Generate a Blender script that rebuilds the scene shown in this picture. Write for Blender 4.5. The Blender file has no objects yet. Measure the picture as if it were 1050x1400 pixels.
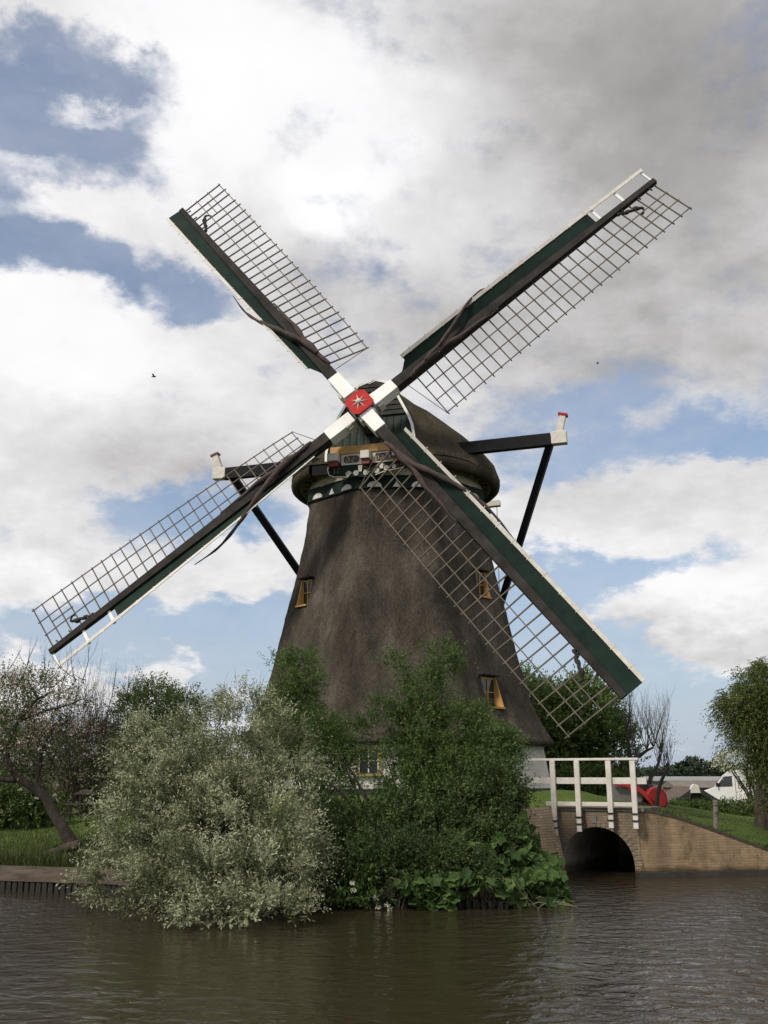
import bpy, bmesh, math, random
import numpy as np
from mathutils import Vector, Matrix
random.seed(7); RNG = np.random.default_rng(11)
PI = math.pi
sc = bpy.context.scene
C = bpy.context.collection
# ------------------------------------------------------------------ camera (eye 2 m above the canal)
FPX = 1350.0; PITCH = math.radians(15.01); CAM = Vector((0, 0, 2.0))
cp, sp = math.cos(PITCH), math.sin(PITCH)
cd = bpy.data.cameras.new('camera'); cam = bpy.data.objects.new('camera', cd); C.objects.link(cam)
cam.location = CAM; cam.rotation_euler = (PI/2 + PITCH, 0, 0)
cd.sensor_fit = 'VERTICAL'; cd.sensor_height = 36.0; cd.lens = FPX/1400*36.0
cd.clip_start = 0.1; cd.clip_end = 5000
sc.camera = cam
def ray(px, py):
    a, b = (px-525)/FPX, (py-700)/FPX
    return Vector((a, cp + b*sp, sp - b*cp))
def PY(px, py, Y):
    d = ray(px, py); return CAM + d*(Y/d.y)
def PZ(px, py, z):
    d = ray(px, py); return CAM + d*((z-CAM.z)/d.z)
def PP(px, py, p0, n):
    d = ray(px, py); return CAM + d*((p0-CAM).dot(n)/d.dot(n))
def M(px, Y):           # pixels -> metres at distance Y
    return px*(Y*cp)/FPX*1.02

# ------------------------------------------------------------------ object helpers
OFF = {}
def tag(o, label=None, cat=None, group=None, kind=None):
    if label: o['label'] = label
    if cat: o['category'] = cat
    if group: o['group'] = group
    if kind: o['kind'] = kind
    return o
def empty(name, loc, label=None, cat=None, group=None):
    o = bpy.data.objects.new(name, None); C.objects.link(o); o.location = loc
    o.empty_display_size = .2
    OFF[o] = Vector(loc); return tag(o, label, cat, group)
class MB:
    def __init__(s): s.v = []; s.f = []
    def add(s, vs, fs):
        b = len(s.v); s.v += [tuple(v) for v in vs]; s.f += [tuple(i+b for i in f) for f in fs]
    def obox(s, c, ax, ay, az, sx, sy, sz):
        c = Vector(c); ax, ay, az = Vector(ax)*sx/2, Vector(ay)*sy/2, Vector(az)*sz/2
        vs = [c+ax*i+ay*j+az*k for k in (-1, 1) for j in (-1, 1) for i in (-1, 1)]
        s.add(vs, [(0,2,3,1),(4,5,7,6),(0,1,5,4),(2,6,7,3),(0,4,6,2),(1,3,7,5)]); return s
    def box(s, c, size, rz=0):
        a = Vector((math.cos(rz), math.sin(rz), 0)); b = Vector((-a.y, a.x, 0))
        return s.obox(c, a, b, (0,0,1), *size)
    def beam(s, p0, p1, w, h, side=None, w1=None, h1=None):
        p0, p1 = Vector(p0), Vector(p1); d = (p1-p0).normalized()
        if side is None: side = d.cross(Vector((0,0,1)))
        side = Vector(side); side = (side - d*side.dot(d)).normalized(); up = side.cross(d).normalized()
        w1 = w if w1 is None else w1; h1 = h if h1 is None else h1
        vs = []
        for p, a, b in ((p0, w, h), (p1, w1, h1)):
            for i, j in ((-1,-1),(1,-1),(1,1),(-1,1)): vs.append(p + side*i*a/2 + up*j*b/2)
        s.add(vs, [(3,2,1,0),(4,5,6,7),(0,1,5,4),(1,2,6,5),(2,3,7,6),(3,0,4,7)]); return s
    def tube(s, pts, rad, n=6, cap=True):
        pts = [Vector(p) for p in pts]; m = len(pts)
        if not hasattr(rad, '__len__'): rad = [rad]*m
        prev = None; vs = []
        for i, p in enumerate(pts):
            d = (pts[min(i+1, m-1)] - pts[max(i-1, 0)])
            d = d.normalized() if d.length > 1e-9 else Vector((0,0,1))
            a = prev if prev is not None else (Vector((1,0,0)) if abs(d.x) < .8 else Vector((0,1,0)))
            a = (a - d*a.dot(d)).normalized(); prev = a; b = d.cross(a)
            for k in range(n):
                t = 2*PI*k/n; vs.append(p + (a*math.cos(t) + b*math.sin(t))*rad[i])
        fs = [(i*n+k, i*n+(k+1) % n, (i+1)*n+(k+1) % n, (i+1)*n+k) for i in range(m-1) for k in range(n)]
        if cap: fs += [tuple(range(n))[::-1], tuple((m-1)*n+k for k in range(n))]
        s.add(vs, fs); return s
    def prism(s, outline, d):           # outline: 3D points (planar), d: extrusion vector
        n = len(outline); d = Vector(d); vs = [Vector(p) for p in outline] + [Vector(p)+d for p in outline]
        s.add(vs, [tuple(range(n))[::-1], tuple(range(n, 2*n))] + [(i, (i+1) % n, n+(i+1) % n, n+i) for i in range(n)]); return s
    def grid(s, rows, close=False):
        n = len(rows[0]); vs = [p for r in rows for p in r]
        fs = []
        for i in range(len(rows)-1):
            for k in range(n if close else n-1):
                fs.append((i*n+k, i*n+(k+1) % n, (i+1)*n+(k+1) % n, (i+1)*n+k))
        s.add(vs, fs); return s
    def build(s, name, mat, parent=None, loc=None, smooth=False, fix=True):
        if parent is not None: off = OFF[parent]
        elif loc is not None: off = Vector(loc)
        else:
            a = np.array(s.v); off = Vector((a[:,0].mean(), a[:,1].mean(), a[:,2].min()))
        me = bpy.data.meshes.new(name); me.from_pydata([Vector(v)-off for v in s.v], [], s.f)
        if fix:
            bm = bmesh.new(); bm.from_mesh(me); bmesh.ops.recalc_face_normals(bm, faces=bm.faces); bm.to_mesh(me); bm.free()
        if smooth: me.polygons.foreach_set('use_smooth', [True]*len(me.polygons))
        me.materials.append(mat); o = bpy.data.objects.new(name, me); C.objects.link(o)
        if parent is not None: o.parent = parent
        else: o.location = off
        OFF[o] = off; return o
def bevel(o, w=.01, seg=2):
    m = o.modifiers.new('bevel', 'BEVEL'); m.width = w; m.segments = seg; m.limit_method = 'ANGLE'; return o

# ------------------------------------------------------------------ materials
def nodes(name):
    m = bpy.data.materials.new(name); m.use_nodes = True; nt = m.node_tree
    return m, nt, nt.nodes['Principled BSDF']
def N(nt, t, **kw):
    n = nt.nodes.new(t)
    for k, v in kw.items():
        if k.startswith('i_'): n.inputs[k[2:].replace('_', ' ')].default_value = v
        else: setattr(n, k, v)
    return n
def ramp(nt, stops):
    r = nt.nodes.new('ShaderNodeValToRGB'); cr = r.color_ramp
    while len(cr.elements) < len(stops): cr.elements.new(.5)
    for e, (p, c) in zip(cr.elements, stops): e.position = p; e.color = (*c, 1)
    return r
def mat(name, c1, c2=None, scale=3.0, rough=.8, bump=0.0, bscale=20.0, stretch=(1,1,1), metallic=0, detail=6, c3=None, lo=.35, hi=.65, spec=.5, bdist=.02):
    m, nt, b = nodes(name); L = nt.links.new
    b.inputs['Roughness'].default_value = rough; b.inputs['Metallic'].default_value = metallic
    b.inputs['Specular IOR Level'].default_value = spec
    tc = N(nt, 'ShaderNodeTexCoord'); mp = N(nt, 'ShaderNodeMapping'); mp.inputs['Scale'].default_value = stretch
    L(tc.outputs['Object'], mp.inputs['Vector'])
    c2 = c2 or tuple(x*.7 for x in c1)
    n = N(nt, 'ShaderNodeTexNoise'); n.inputs['Scale'].default_value = scale; n.inputs['Detail'].default_value = detail; n.inputs['Roughness'].default_value = .65
    L(mp.outputs[0], n.inputs['Vector'])
    st = [(lo, c2), (hi, c1)]
    if c3: st.append((min(.95, hi+.12), c3))
    r = ramp(nt, st); L(n.outputs['Fac'], r.inputs[0]); L(r.outputs[0], b.inputs['Base Color'])
    if bump:
        n2 = N(nt, 'ShaderNodeTexNoise'); n2.inputs['Scale'].default_value = bscale; n2.inputs['Detail'].default_value = 5
        L(mp.outputs[0], n2.inputs['Vector']); bp = N(nt, 'ShaderNodeBump'); bp.inputs['Strength'].default_value = bump; bp.inputs['Distance'].default_value = bdist
        L(n2.outputs['Fac'], bp.inputs['Height']); L(bp.outputs[0], b.inputs['Normal'])
    return m
def thatch(name, dark, mid, light, moss=None):
    m, nt, b = nodes(name); L = nt.links.new; b.inputs['Roughness'].default_value = .95; b.inputs['Specular IOR Level'].default_value = .1
    tc = N(nt, 'ShaderNodeTexCoord')
    mp = N(nt, 'ShaderNodeMapping'); mp.inputs['Scale'].default_value = (1, 1, .42); L(tc.outputs['Object'], mp.inputs[0])
    a = N(nt, 'ShaderNodeTexNoise', i_Scale=1.1, i_Detail=8, i_Roughness=.7); L(mp.outputs[0], a.inputs['Vector'])
    f = N(nt, 'ShaderNodeTexNoise', i_Scale=26, i_Detail=4, i_Roughness=.7)
    mp2 = N(nt, 'ShaderNodeMapping'); mp2.inputs['Scale'].default_value = (1, 1, .5); L(tc.outputs['Object'], mp2.inputs[0]); L(mp2.outputs[0], f.inputs['Vector'])
    r1 = ramp(nt, [(.3, dark), (.52, mid), (.75, light)]); L(a.outputs['Fac'], r1.inputs[0])
    r2 = ramp(nt, [(.3, (.5,.5,.5)), (.7, (1.35,1.32,1.28))]); L(f.outputs['Fac'], r2.inputs[0])
    mx = N(nt, 'ShaderNodeMix', data_type='RGBA', blend_type='MULTIPLY'); mx.inputs[0].default_value = 1
    L(r1.outputs[0], mx.inputs[6]); L(r2.outputs[0], mx.inputs[7])
    big = N(nt, 'ShaderNodeTexNoise', i_Scale=.55, i_Detail=5, i_Roughness=.6); mpb = N(nt, 'ShaderNodeMapping'); mpb.inputs['Scale'].default_value = (1.6,1.6,.45); L(tc.outputs['Object'], mpb.inputs[0]); L(mpb.outputs[0], big.inputs['Vector'])
    rb = ramp(nt, [(.34, (.62,.61,.60)), (.5, (1,1,1)), (.66, (1.30,1.29,1.27))]); L(big.outputs['Fac'], rb.inputs[0])
    mb2 = N(nt, 'ShaderNodeMix', data_type='RGBA', blend_type='MULTIPLY'); mb2.inputs[0].default_value = 1; L(mx.outputs[2], mb2.inputs[6]); L(rb.outputs[0], mb2.inputs[7])
    out = mb2.outputs[2]
    if moss:
        g = N(nt, 'ShaderNodeTexNoise', i_Scale=2.2, i_Detail=7, i_Roughness=.7); L(tc.outputs['Object'], g.inputs['Vector'])
        rg = ramp(nt, [(.48, (0,0,0)), (.62, (1,1,1))]); L(g.outputs['Fac'], rg.inputs[0])
        m2 = N(nt, 'ShaderNodeMix', data_type='RGBA'); L(rg.outputs[0], m2.inputs[0]); L(out, m2.inputs[6]); m2.inputs[7].default_value = (*moss, 1); out = m2.outputs[2]
    L(out, b.inputs['Base Color'])
    bp = N(nt, 'ShaderNodeBump', i_Strength=.9, i_Distance=.06); L(f.outputs['Fac'], bp.inputs['Height'])
    bp2 = N(nt, 'ShaderNodeBump', i_Strength=.6, i_Distance=.25); L(a.outputs['Fac'], bp2.inputs['Height']); L(bp.outputs[0], bp2.inputs['Normal']); L(bp2.outputs[0], b.inputs['Normal'])
    return m
def leafmat(name, c1, c2, c3, trans=.25, rough=.55):
    m, nt, b = nodes(name); L = nt.links.new
    at = N(nt, 'ShaderNodeAttribute'); at.attribute_name = 'tone'
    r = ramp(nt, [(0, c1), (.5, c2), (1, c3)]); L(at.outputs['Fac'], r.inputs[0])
    L(r.outputs[0], b.inputs['Base Color']); b.inputs['Roughness'].default_value = rough; b.inputs['Specular IOR Level'].default_value = .25
    t = N(nt, 'ShaderNodeBsdfTranslucent'); L(r.outputs[0], t.inputs[0])
    mx = N(nt, 'ShaderNodeMixShader'); mx.inputs[0].default_value = trans
    L(b.outputs[0], mx.inputs[1]); L(t.outputs[0], mx.inputs[2]); L(mx.outputs[0], nt.nodes['Material Output'].inputs[0])
    return m
def brick(name, direction, ca, cb, mortar, stain, moss, wet=.35, amount=.5):
    m, nt, b = nodes(name); L = nt.links.new; b.inputs['Roughness'].default_value = .9; b.inputs['Specular IOR Level'].default_value = .2
    geo = N(nt, 'ShaderNodeNewGeometry'); dot = N(nt, 'ShaderNodeVectorMath', operation='DOT_PRODUCT'); dot.inputs[1].default_value = direction
    L(geo.outputs['Position'], dot.inputs[0]); sx = N(nt, 'ShaderNodeSeparateXYZ'); L(geo.outputs['Position'], sx.inputs[0])
    cb_ = N(nt, 'ShaderNodeCombineXYZ'); L(dot.outputs['Value'], cb_.inputs[0]); L(sx.outputs[2], cb_.inputs[1])
    wob = N(nt, 'ShaderNodeTexNoise', i_Scale=3.0, i_Detail=3); L(geo.outputs['Position'], wob.inputs['Vector'])
    vm = N(nt, 'ShaderNodeVectorMath', operation='MULTIPLY_ADD'); vm.inputs[1].default_value = (.02,.02,0); L(wob.outputs['Color'], vm.inputs[0]); L(cb_.outputs[0], vm.inputs[2])
    bt = N(nt, 'ShaderNodeTexBrick'); bt.inputs['Color1'].default_value = (*ca, 1); bt.inputs['Color2'].default_value = (*cb, 1); bt.inputs['Mortar'].default_value = (*mortar, 1)
    bt.inputs['Scale'].default_value = 1; bt.inputs['Brick Width'].default_value = .2; bt.inputs['Row Height'].default_value = .055; bt.inputs['Mortar Size'].default_value = .007; bt.inputs['Bias'].default_value = -.1
    L(vm.outputs[0], bt.inputs['Vector'])
    n1 = N(nt, 'ShaderNodeTexNoise', i_Scale=1.6, i_Detail=8, i_Roughness=.7); mp = N(nt, 'ShaderNodeMapping'); mp.inputs['Scale'].default_value = (1.4,1.4,.45)
    L(geo.outputs['Position'], mp.inputs[0]); L(mp.outputs[0], n1.inputs['Vector'])
    r1 = ramp(nt, [(.5-.25*amount, (1,1,1)), (.62, (0,0,0))]); L(n1.outputs['Fac'], r1.inputs[0])
    m1 = N(nt, 'ShaderNodeMix', data_type='RGBA'); L(r1.outputs[0], m1.inputs[0]); L(bt.outputs['Color'], m1.inputs[6]); m1.inputs[7].default_value = (*stain, 1)
    m1b = N(nt, 'ShaderNodeMath', operation='MULTIPLY'); L(r1.outputs[0], m1b.inputs[0]); m1b.inputs[1].default_value = .8; L(m1b.outputs[0], m1.inputs[0])
    n2 = N(nt, 'ShaderNodeTexNoise', i_Scale=2.6, i_Detail=7, i_Roughness=.75); L(geo.outputs['Position'], n2.inputs['Vector'])
    r2 = ramp(nt, [(.54, (0,0,0)), (.7, (.8,.8,.8))]); L(n2.outputs['Fac'], r2.inputs[0])
    m2 = N(nt, 'ShaderNodeMix', data_type='RGBA'); L(r2.outputs[0], m2.inputs[0]); L(m1.outputs[2], m2.inputs[6]); m2.inputs[7].default_value = (*moss, 1)
    wz = N(nt, 'ShaderNodeMath', operation='MULTIPLY_ADD'); L(wob.outputs['Fac'], wz.inputs[0]); wz.inputs[1].default_value = -.2; L(sx.outputs[2], wz.inputs[2])
    rw = ramp(nt, [(0, (.28,.27,.25)), (.12, (1,1,1))]); L(wz.outputs[0], rw.inputs[0])
    m3 = N(nt, 'ShaderNodeMix', data_type='RGBA', blend_type='MULTIPLY'); m3.inputs[0].default_value = 1; L(m2.outputs[2], m3.inputs[6]); L(rw.outputs[0], m3.inputs[7])
    L(m3.outputs[2], b.inputs['Base Color'])
    bp = N(nt, 'ShaderNodeBump', i_Strength=.6, i_Distance=.012, invert=True); L(bt.outputs['Fac'], bp.inputs['Height']); L(bp.outputs[0], b.inputs['Normal'])
    return m

T_MILL = thatch('thatch_tower', (.040,.034,.028), (.082,.070,.058), (.160,.138,.115))
T_CAP = thatch('thatch_cap', (.040,.034,.026), (.078,.066,.050), (.135,.115,.088), moss=(.066,.056,.034))
WHITE = mat('white_paint', (.80,.79,.77), (.70,.69,.66), 2.5, .6, .1, 30, spec=.3)
WHITEB = mat('weathered_white_paint', (.64,.61,.56), (.50,.46,.40), 4, .65, .15, 30, spec=.3)
WALLW = mat('whitewash', (.62,.60,.57), (.46,.43,.38), 1.8, .85, .4, 25)
PLINTH = mat('tarred_plinth', (.022,.022,.025), (.012,.012,.013), 3, .6, .2)
GREEN = mat('dark_green_paint', (.013,.029,.021), (.008,.018,.014), 2.0, .75, .1, 40, spec=.12)
GREENW = mat('worn_green_boards', (.040,.052,.043), (.016,.026,.021), 2.4, .75, .25, 18, stretch=(3,3,.5), spec=.2)
STOCK = mat('tarred_stock', (.044,.038,.034), (.020,.018,.016), 2.0, .85, .2, 30, spec=.12)
DARKW = mat('black_tarred_timber', (.012,.012,.014), (.007,.007,.008), 4, .7, .1, spec=.15)
LATH = mat('lattice_lath', (.13,.105,.08), (.07,.055,.042), 4, .8)
CLOTH = mat('brown_sailcloth', (.062,.040,.032), (.030,.019,.016), 6, .85, .5, 15)
OCHRE = mat('ochre_paint', (.50,.29,.095), (.36,.20,.06), 3, .6, .1)
RED = mat('red_paint', (.42,.022,.020), (.33,.016,.015), 3, .65, spec=.15)
DRED = mat('oxblood_paint', (.15,.018,.014), (.09,.012,.010), 3, .55)
IRON = mat('cast_iron_black', (.014,.015,.015), (.008,.008,.008), 5, .45)
GOLD = mat('gold_lettering', (.50,.34,.16), (.33,.2,.08), 8, .5)
BLACKP = mat('black_paint', (.02,.022,.018), (.012,.012,.012), 8, .5)
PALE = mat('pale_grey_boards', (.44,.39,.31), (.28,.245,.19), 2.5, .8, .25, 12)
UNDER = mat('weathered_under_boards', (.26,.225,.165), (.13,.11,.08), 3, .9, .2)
GLASS = mat('window_glass', (.03,.035,.038), (.02,.022,.024), 3, .08)
YFRAME = mat('yellow_green_frame', (.30,.25,.08), (.2,.16,.05), 4, .6)
BARK = mat('bark', (.060,.045,.031), (.016,.013,.010), 5, .95, .8, 22, stretch=(1,1,.4))
BARKD = mat('dark_bark', (.040,.032,.026), (.018,.015,.012), 5, .95, .6, 22)
TWIG = mat('dry_twig', (.22,.17,.12), (.12,.09,.065), 6, .9)
WOODG = mat('grey_weathered_wood', (.19,.165,.135), (.09,.075,.06), 4, .9, .4, 18, stretch=(.4,1,3))
TIMB = mat('revetment_board', (.13,.10,.075), (.055,.043,.033), 3, .9, .4, 14, stretch=(.5,1,3))
TIMBD = mat('shade_dark_piles', (.024,.020,.015), (.010,.009,.007), 4, .7, .3)  # near-black pile colour includes the shading beneath the bank boards

# ------------------------------------------------------------------ foliage
def leaves(name, m, P, D, S, Lw, Ww, tone, parent=None, loc=None, cup=.0):
    n = len(P); off = np.array(OFF[parent] if parent is not None else (loc if loc is not None else (P.mean(0)[0], P.mean(0)[1], P[:,2].min())))
    P = P - off; Lw = Lw[:,None]; Ww = Ww[:,None]
    Nn = np.cross(D, S)
    v = np.empty((n, 4, 3)); v[:,0] = P; v[:,1] = P + D*Lw*.45 + S*Ww*.5 + Nn*Ww*cup; v[:,2] = P + D*Lw; v[:,3] = P + D*Lw*.45 - S*Ww*.5 + Nn*Ww*cup
    me = bpy.data.meshes.new(name); me.vertices.add(4*n); me.vertices.foreach_set('co', v.reshape(-1).astype(np.float32))
    me.loops.add(4*n); me.loops.foreach_set('vertex_index', np.arange(4*n, dtype=np.int32))
    me.polygons.add(n); me.polygons.foreach_set('loop_start', np.arange(0, 4*n, 4, dtype=np.int32)); me.polygons.foreach_set('loop_total', np.full(n, 4, dtype=np.int32))
    me.update(calc_edges=True)
    a = me.attributes.new('tone', 'FLOAT', 'FACE'); a.data.foreach_set('value', np.clip(tone, 0, 1).astype(np.float32))
    me.materials.append(m); o = bpy.data.objects.new(name, me); C.objects.link(o)
    if parent is not None: o.parent = parent
    else: o.location = Vector(off)
    OFF[o] = Vector(off); return o
def unit(a): return a/np.maximum(np.linalg.norm(a, axis=-1, keepdims=True), 1e-9)
def crown_pts(blobs, n, shell=.55, rng=RNG, minz=None):
    w = np.array([(b[3]*b[4]+b[4]*b[5]+b[3]*b[5]) * (b[6] if len(b) > 6 else 1) for b in blobs]); w = w/w.sum()
    idx = rng.choice(len(blobs), n, p=w); B = np.array([b[:6] for b in blobs])[idx]
    d = unit(rng.normal(size=(n, 3))); r = (shell + (1-shell)*rng.random(n)**.6)[:,None]
    P = B[:,:3] + d*r*B[:,3:6]; O = unit(d/B[:,3:6])
    if minz is not None: k = P[:,2] > minz; P, O = P[k], O[k]
    return P, O
def foliage(name, m, blobs, clumps, clump_r, twigs, tl, lpt, ll, lw, up=.4, out=.8, droop=.0, parent=None, shell=.55, tonebase=.5, seed=1, minz=.05, tr=.28, cup=.0, spread=.9, lean=(0,0,0), tipl=.25):
    rng = np.random.default_rng(seed)
    c, o = crown_pts(blobs, clumps, shell, rng, minz); k = len(c)
    ct = rng.normal(0, tr, k)
    # twigs grow from each clump centre
    T = k*twigs; ci = np.repeat(np.arange(k), twigs)
    j = unit(rng.normal(size=(T, 3)))*rng.random(T)[:,None]**.5
    base = c[ci] + j*clump_r*.75
    d = unit(o[ci]*out + np.array([0,0,up]) + j*spread + rng.normal(size=(T,3))*.25 + np.array(lean))
    L = tl*(.5+rng.random(T))
    n = T*lpt; ti = np.repeat(np.arange(T), lpt); u = np.tile((np.arange(lpt)+.5)/lpt, T)
    u = np.clip(u + rng.normal(0, .05, n), 0, 1)
    P = base[ti] + d[ti]*(L[ti]*u)[:,None]; P[:,2] -= droop*(L[ti]*u)**2/max(tl, .01)
    side = unit(np.cross(d[ti], rng.normal(size=(n,3))))
    dd = d[ti].copy(); dd[:,2] -= 2*droop*u*L[ti]/max(tl, .01)
    D = unit(dd*.75 + side*.8 + rng.normal(size=(n,3))*.15)
    S = unit(np.cross(D, side + rng.normal(size=(n,3))*.6))
    s = .7+.6*rng.random(n)
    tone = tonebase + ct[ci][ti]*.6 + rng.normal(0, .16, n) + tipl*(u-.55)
    keep = P[:,2] > minz
    return leaves(name, m, P[keep], D[keep], S[keep], (ll*s)[keep], (lw*s)[keep], tone[keep], parent=parent, cup=cup)
def blob(px, py, rx, ry, Y, ry_depth=None, w=1.0):
    p = PY(px, py, Y); a = M(rx, Y); b = M(ry, Y)
    return (p.x, p.y, p.z, a, ry_depth or (a+b)/2, b, w)
def stems(base, targets, r0, r1=.006, mb=None, wob=.12, seed=3, n=5, seg=6, basejit=.1):
    rng = random.Random(seed); mb = mb or MB()
    for t in targets:
        t = Vector(t); b = Vector(base) + Vector((rng.uniform(-1,1), rng.uniform(-1,1), 0))*basejit; d = t-b; L = d.length
        mid = b + d*.45 + Vector((rng.uniform(-1,1), rng.uniform(-1,1), .6))*wob*L
        pts = []
        for i in range(seg+1):
            q = i/seg; p = b*(1-q)**2 + mid*2*q*(1-q) + t*q*q
            pts.append(p + Vector((rng.uniform(-1,1), rng.uniform(-1,1), rng.uniform(-1,1)))*.012*L*(q > 0))
        mb.tube(pts, [r0*(1-i/seg)**1.1 + r1 for i in range(seg+1)], n)
    return mb
def branching(mb, p, d, L, r, depth, rng, up=.25, spread=.6, kids=(2,3), shrink=.72, jitter=.25, seg=4):
    pts = [Vector(p)]; rad = [r]; d = Vector(d).normalized()
    for i in range(seg):
        d = (d + Vector((rng.uniform(-1,1), rng.uniform(-1,1), rng.uniform(-1,1)))*jitter*.5 + Vector((0,0,up*.2))).normalized()
        pts.append(pts[-1] + d*L/seg); rad.append(r*(1-.42*(i+1)/seg))
    mb.tube(pts, rad, 5 if r > .02 else 3)
    if depth == 0: return
    for k in range(rng.randint(*kids)):
        i = rng.randint(2, seg) if k else seg
        nd = (d + Vector((rng.uniform(-1,1), rng.uniform(-1,1), rng.uniform(-.5,1)))*spread + Vector((0,0,up))).normalized()
        branching(mb, pts[i], nd, L*shrink*rng.uniform(.8,1.15), rad[i]*.72, depth-1, rng, up, spread, kids, shrink, jitter, seg)

# ------------------------------------------------------------------ the land
BANK = [(-400,60),(-60,33),(-30,26),(-7.0,19.15),(-5.1,18.6),(-2.1,16.85),(1.9,16.75),(3.0,17.8),(3.3,19.5),(3.72,22.2),(3.9,22.45),(5.2,21.75),(8.05,22.25),(12,23.0),(40,30),(400,60)]
def bank_y(x):
    for (x0,y0),(x1,y1) in zip(BANK, BANK[1:]):
        if x0 <= x <= x1: return y0+(y1-y0)*(x-x0)/(x1-x0)
    return 60
MC = Vector((.41, 33.8, 0))      # tower axis
def sstep(a, b, x):
    t = min(1, max(0, (x-a)/(b-a))); return t*t*(3-2*t)
def front_of_abutment(x, y): return 1.6 < x < 3.85 and y < 22.95+(x-3.72)*1.028
def gz(x, y):
    if front_of_abutment(x, y): return .36+.02*max(0, y-18)
    d = y - bank_y(x)
    z = .42 + .25*sstep(0, 5, d)
    r = math.hypot(x-MC.x, y-MC.y)
    z += .85*(1-sstep(4.5, 13.5, r))
    z += .78*math.exp(-(((x-4.6)/2.0)**2 + ((y-24.3)/3.2)**2))
    z -= .55*sstep(45, 62, y)
    return z
def ground_material():
    m, nt, b = nodes('meadow_grass'); L = nt.links.new; b.inputs['Roughness'].default_value = .95; b.inputs['Specular IOR Level'].default_value = .1
    tc = N(nt, 'ShaderNodeTexCoord')
    a = N(nt, 'ShaderNodeTexNoise', i_Scale=.35, i_Detail=8, i_Roughness=.65); L(tc.outputs['Object'], a.inputs['Vector'])
    f = N(nt, 'ShaderNodeTexNoise', i_Scale=14, i_Detail=5, i_Roughness=.7); L(tc.outputs['Object'], f.inputs['Vector'])
    r1 = ramp(nt, [(.35, (.042,.068,.016)), (.5, (.066,.104,.022)), (.66, (.105,.135,.034))]); L(a.outputs['Fac'], r1.inputs[0])
    r2 = ramp(nt, [(.3, (.6,.6,.6)), (.7, (1.3,1.3,1.2))]); L(f.outputs['Fac'], r2.inputs[0])
    mx = N(nt, 'ShaderNodeMix', data_type='RGBA', blend_type='MULTIPLY'); mx.inputs[0].default_value = 1; L(r1.outputs[0], mx.inputs[6]); L(r2.outputs[0], mx.inputs[7])
    L(mx.outputs[2], b.inputs['Base Color'])
    bp = N(nt, 'ShaderNodeBump', i_Strength=.8, i_Distance=.05); L(f.outputs['Fac'], bp.inputs['Height']); L(bp.outputs[0], b.inputs['Normal'])
    return m
GROUND = ground_material()
xs = sorted([3.55,3.65,3.75,3.8,3.84,3.87,3.95] + [-400,-250,-150,-100,-70,-50,-40,-32,-27,-23] + [-20+.5*i for i in range(85)] + [23,26,30,35,40,50,70,100,150,250,400])
offs = [0,.02,.3,.6,1,1.4,1.8,2.3,2.8,3.4,4,4.7,5.5,6.3,7.2,8.2,9.2,10.4,11.6,13,14.5,16,18,20,23,26,30,35,40,50,70,100,160,260,500,1000,2500]
rows = []
for k, o in enumerate(offs):
    row = []
    for x in xs:
        y = bank_y(x)+o+(.12 if o else .12)
        wall = 3.0 < x < 14
        z = gz(x, y) + random.uniform(-.015,.015)
        if k == 0: z = -.8 if not (3.8 < x < 5.4) else z
        if k == 0 and 3.8 < x < 5.4: z = 1.0
        if 3.4 < x < 5.6 and k <= 8 and not front_of_abutment(x, y): z = max(z, 1.28)
        if wall and x >= 5.5 and k in (1,2,3): z = min(z, 1.27-.27*(x-5.4)) if x < 9 else z
        if wall and x >= 5.5 and k > 3: z = min(z, 1.33-.27*(x-5.4)+.16*(o-.6))
        row.append((x, y, max(z, .12 if k else -1)))
    rows.append(row)
tag(MB().grid(rows).build('ground', GROUND, loc=(0,0,0), smooth=True), kind='structure')

# water
def water_material():
    m, nt, b = nodes('canal_water'); L = nt.links.new
    b.inputs['Base Color'].default_value = (.028,.021,.012,1); b.inputs['Roughness'].default_value = .03; b.inputs['IOR'].default_value = 1.36
    tc = N(nt, 'ShaderNodeTexCoord'); mp = N(nt, 'ShaderNodeMapping'); mp.inputs['Scale'].default_value = (1.0, 1.25, 1); mp.inputs['Rotation'].default_value = (0,0,.12); L(tc.outputs['Object'], mp.inputs[0])
    n1 = N(nt, 'ShaderNodeTexNoise', i_Scale=3.4, i_Detail=4, i_Roughness=.56, i_Distortion=.5); L(mp.outputs[0], n1.inputs['Vector'])
    n2 = N(nt, 'ShaderNodeTexNoise', i_Scale=.55, i_Detail=3); L(tc.outputs['Object'], n2.inputs['Vector'])
    sx = N(nt, 'ShaderNodeSeparateXYZ'); L(tc.outputs['Object'], sx.inputs[0])
    ab = N(nt, 'ShaderNodeMath', operation='ADD'); L(sx.outputs[0], ab.inputs[0]); ab.inputs[1].default_value = .9
    a2 = N(nt, 'ShaderNodeMath', operation='ABSOLUTE'); L(ab.outputs[0], a2.inputs[0])
    a3 = N(nt, 'ShaderNodeMath', operation='MULTIPLY_ADD'); L(a2.outputs[0], a3.inputs[0]); a3.inputs[1].default_value = .17; a3.inputs[2].default_value = -.52
    a4 = N(nt, 'ShaderNodeMath', operation='ADD'); L(a3.outputs[0], a4.inputs[0]); L(n2.outputs['Fac'], a4.inputs[1])
    r = ramp(nt, [(.25, (.25,.25,.25)), (.68, (1,1,1))]); L(a4.outputs[0], r.inputs[0])
    mu = N(nt, 'ShaderNodeMath', operation='MULTIPLY'); L(n1.outputs['Fac'], mu.inputs[0]); L(r.outputs[0], mu.inputs[1])
    bp = N(nt, 'ShaderNodeBump', i_Strength=1.0, i_Distance=.09); L(mu.outputs[0], bp.inputs['Height']); L(bp.outputs[0], b.inputs['Normal'])
    return m
WATER = water_material()
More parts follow.
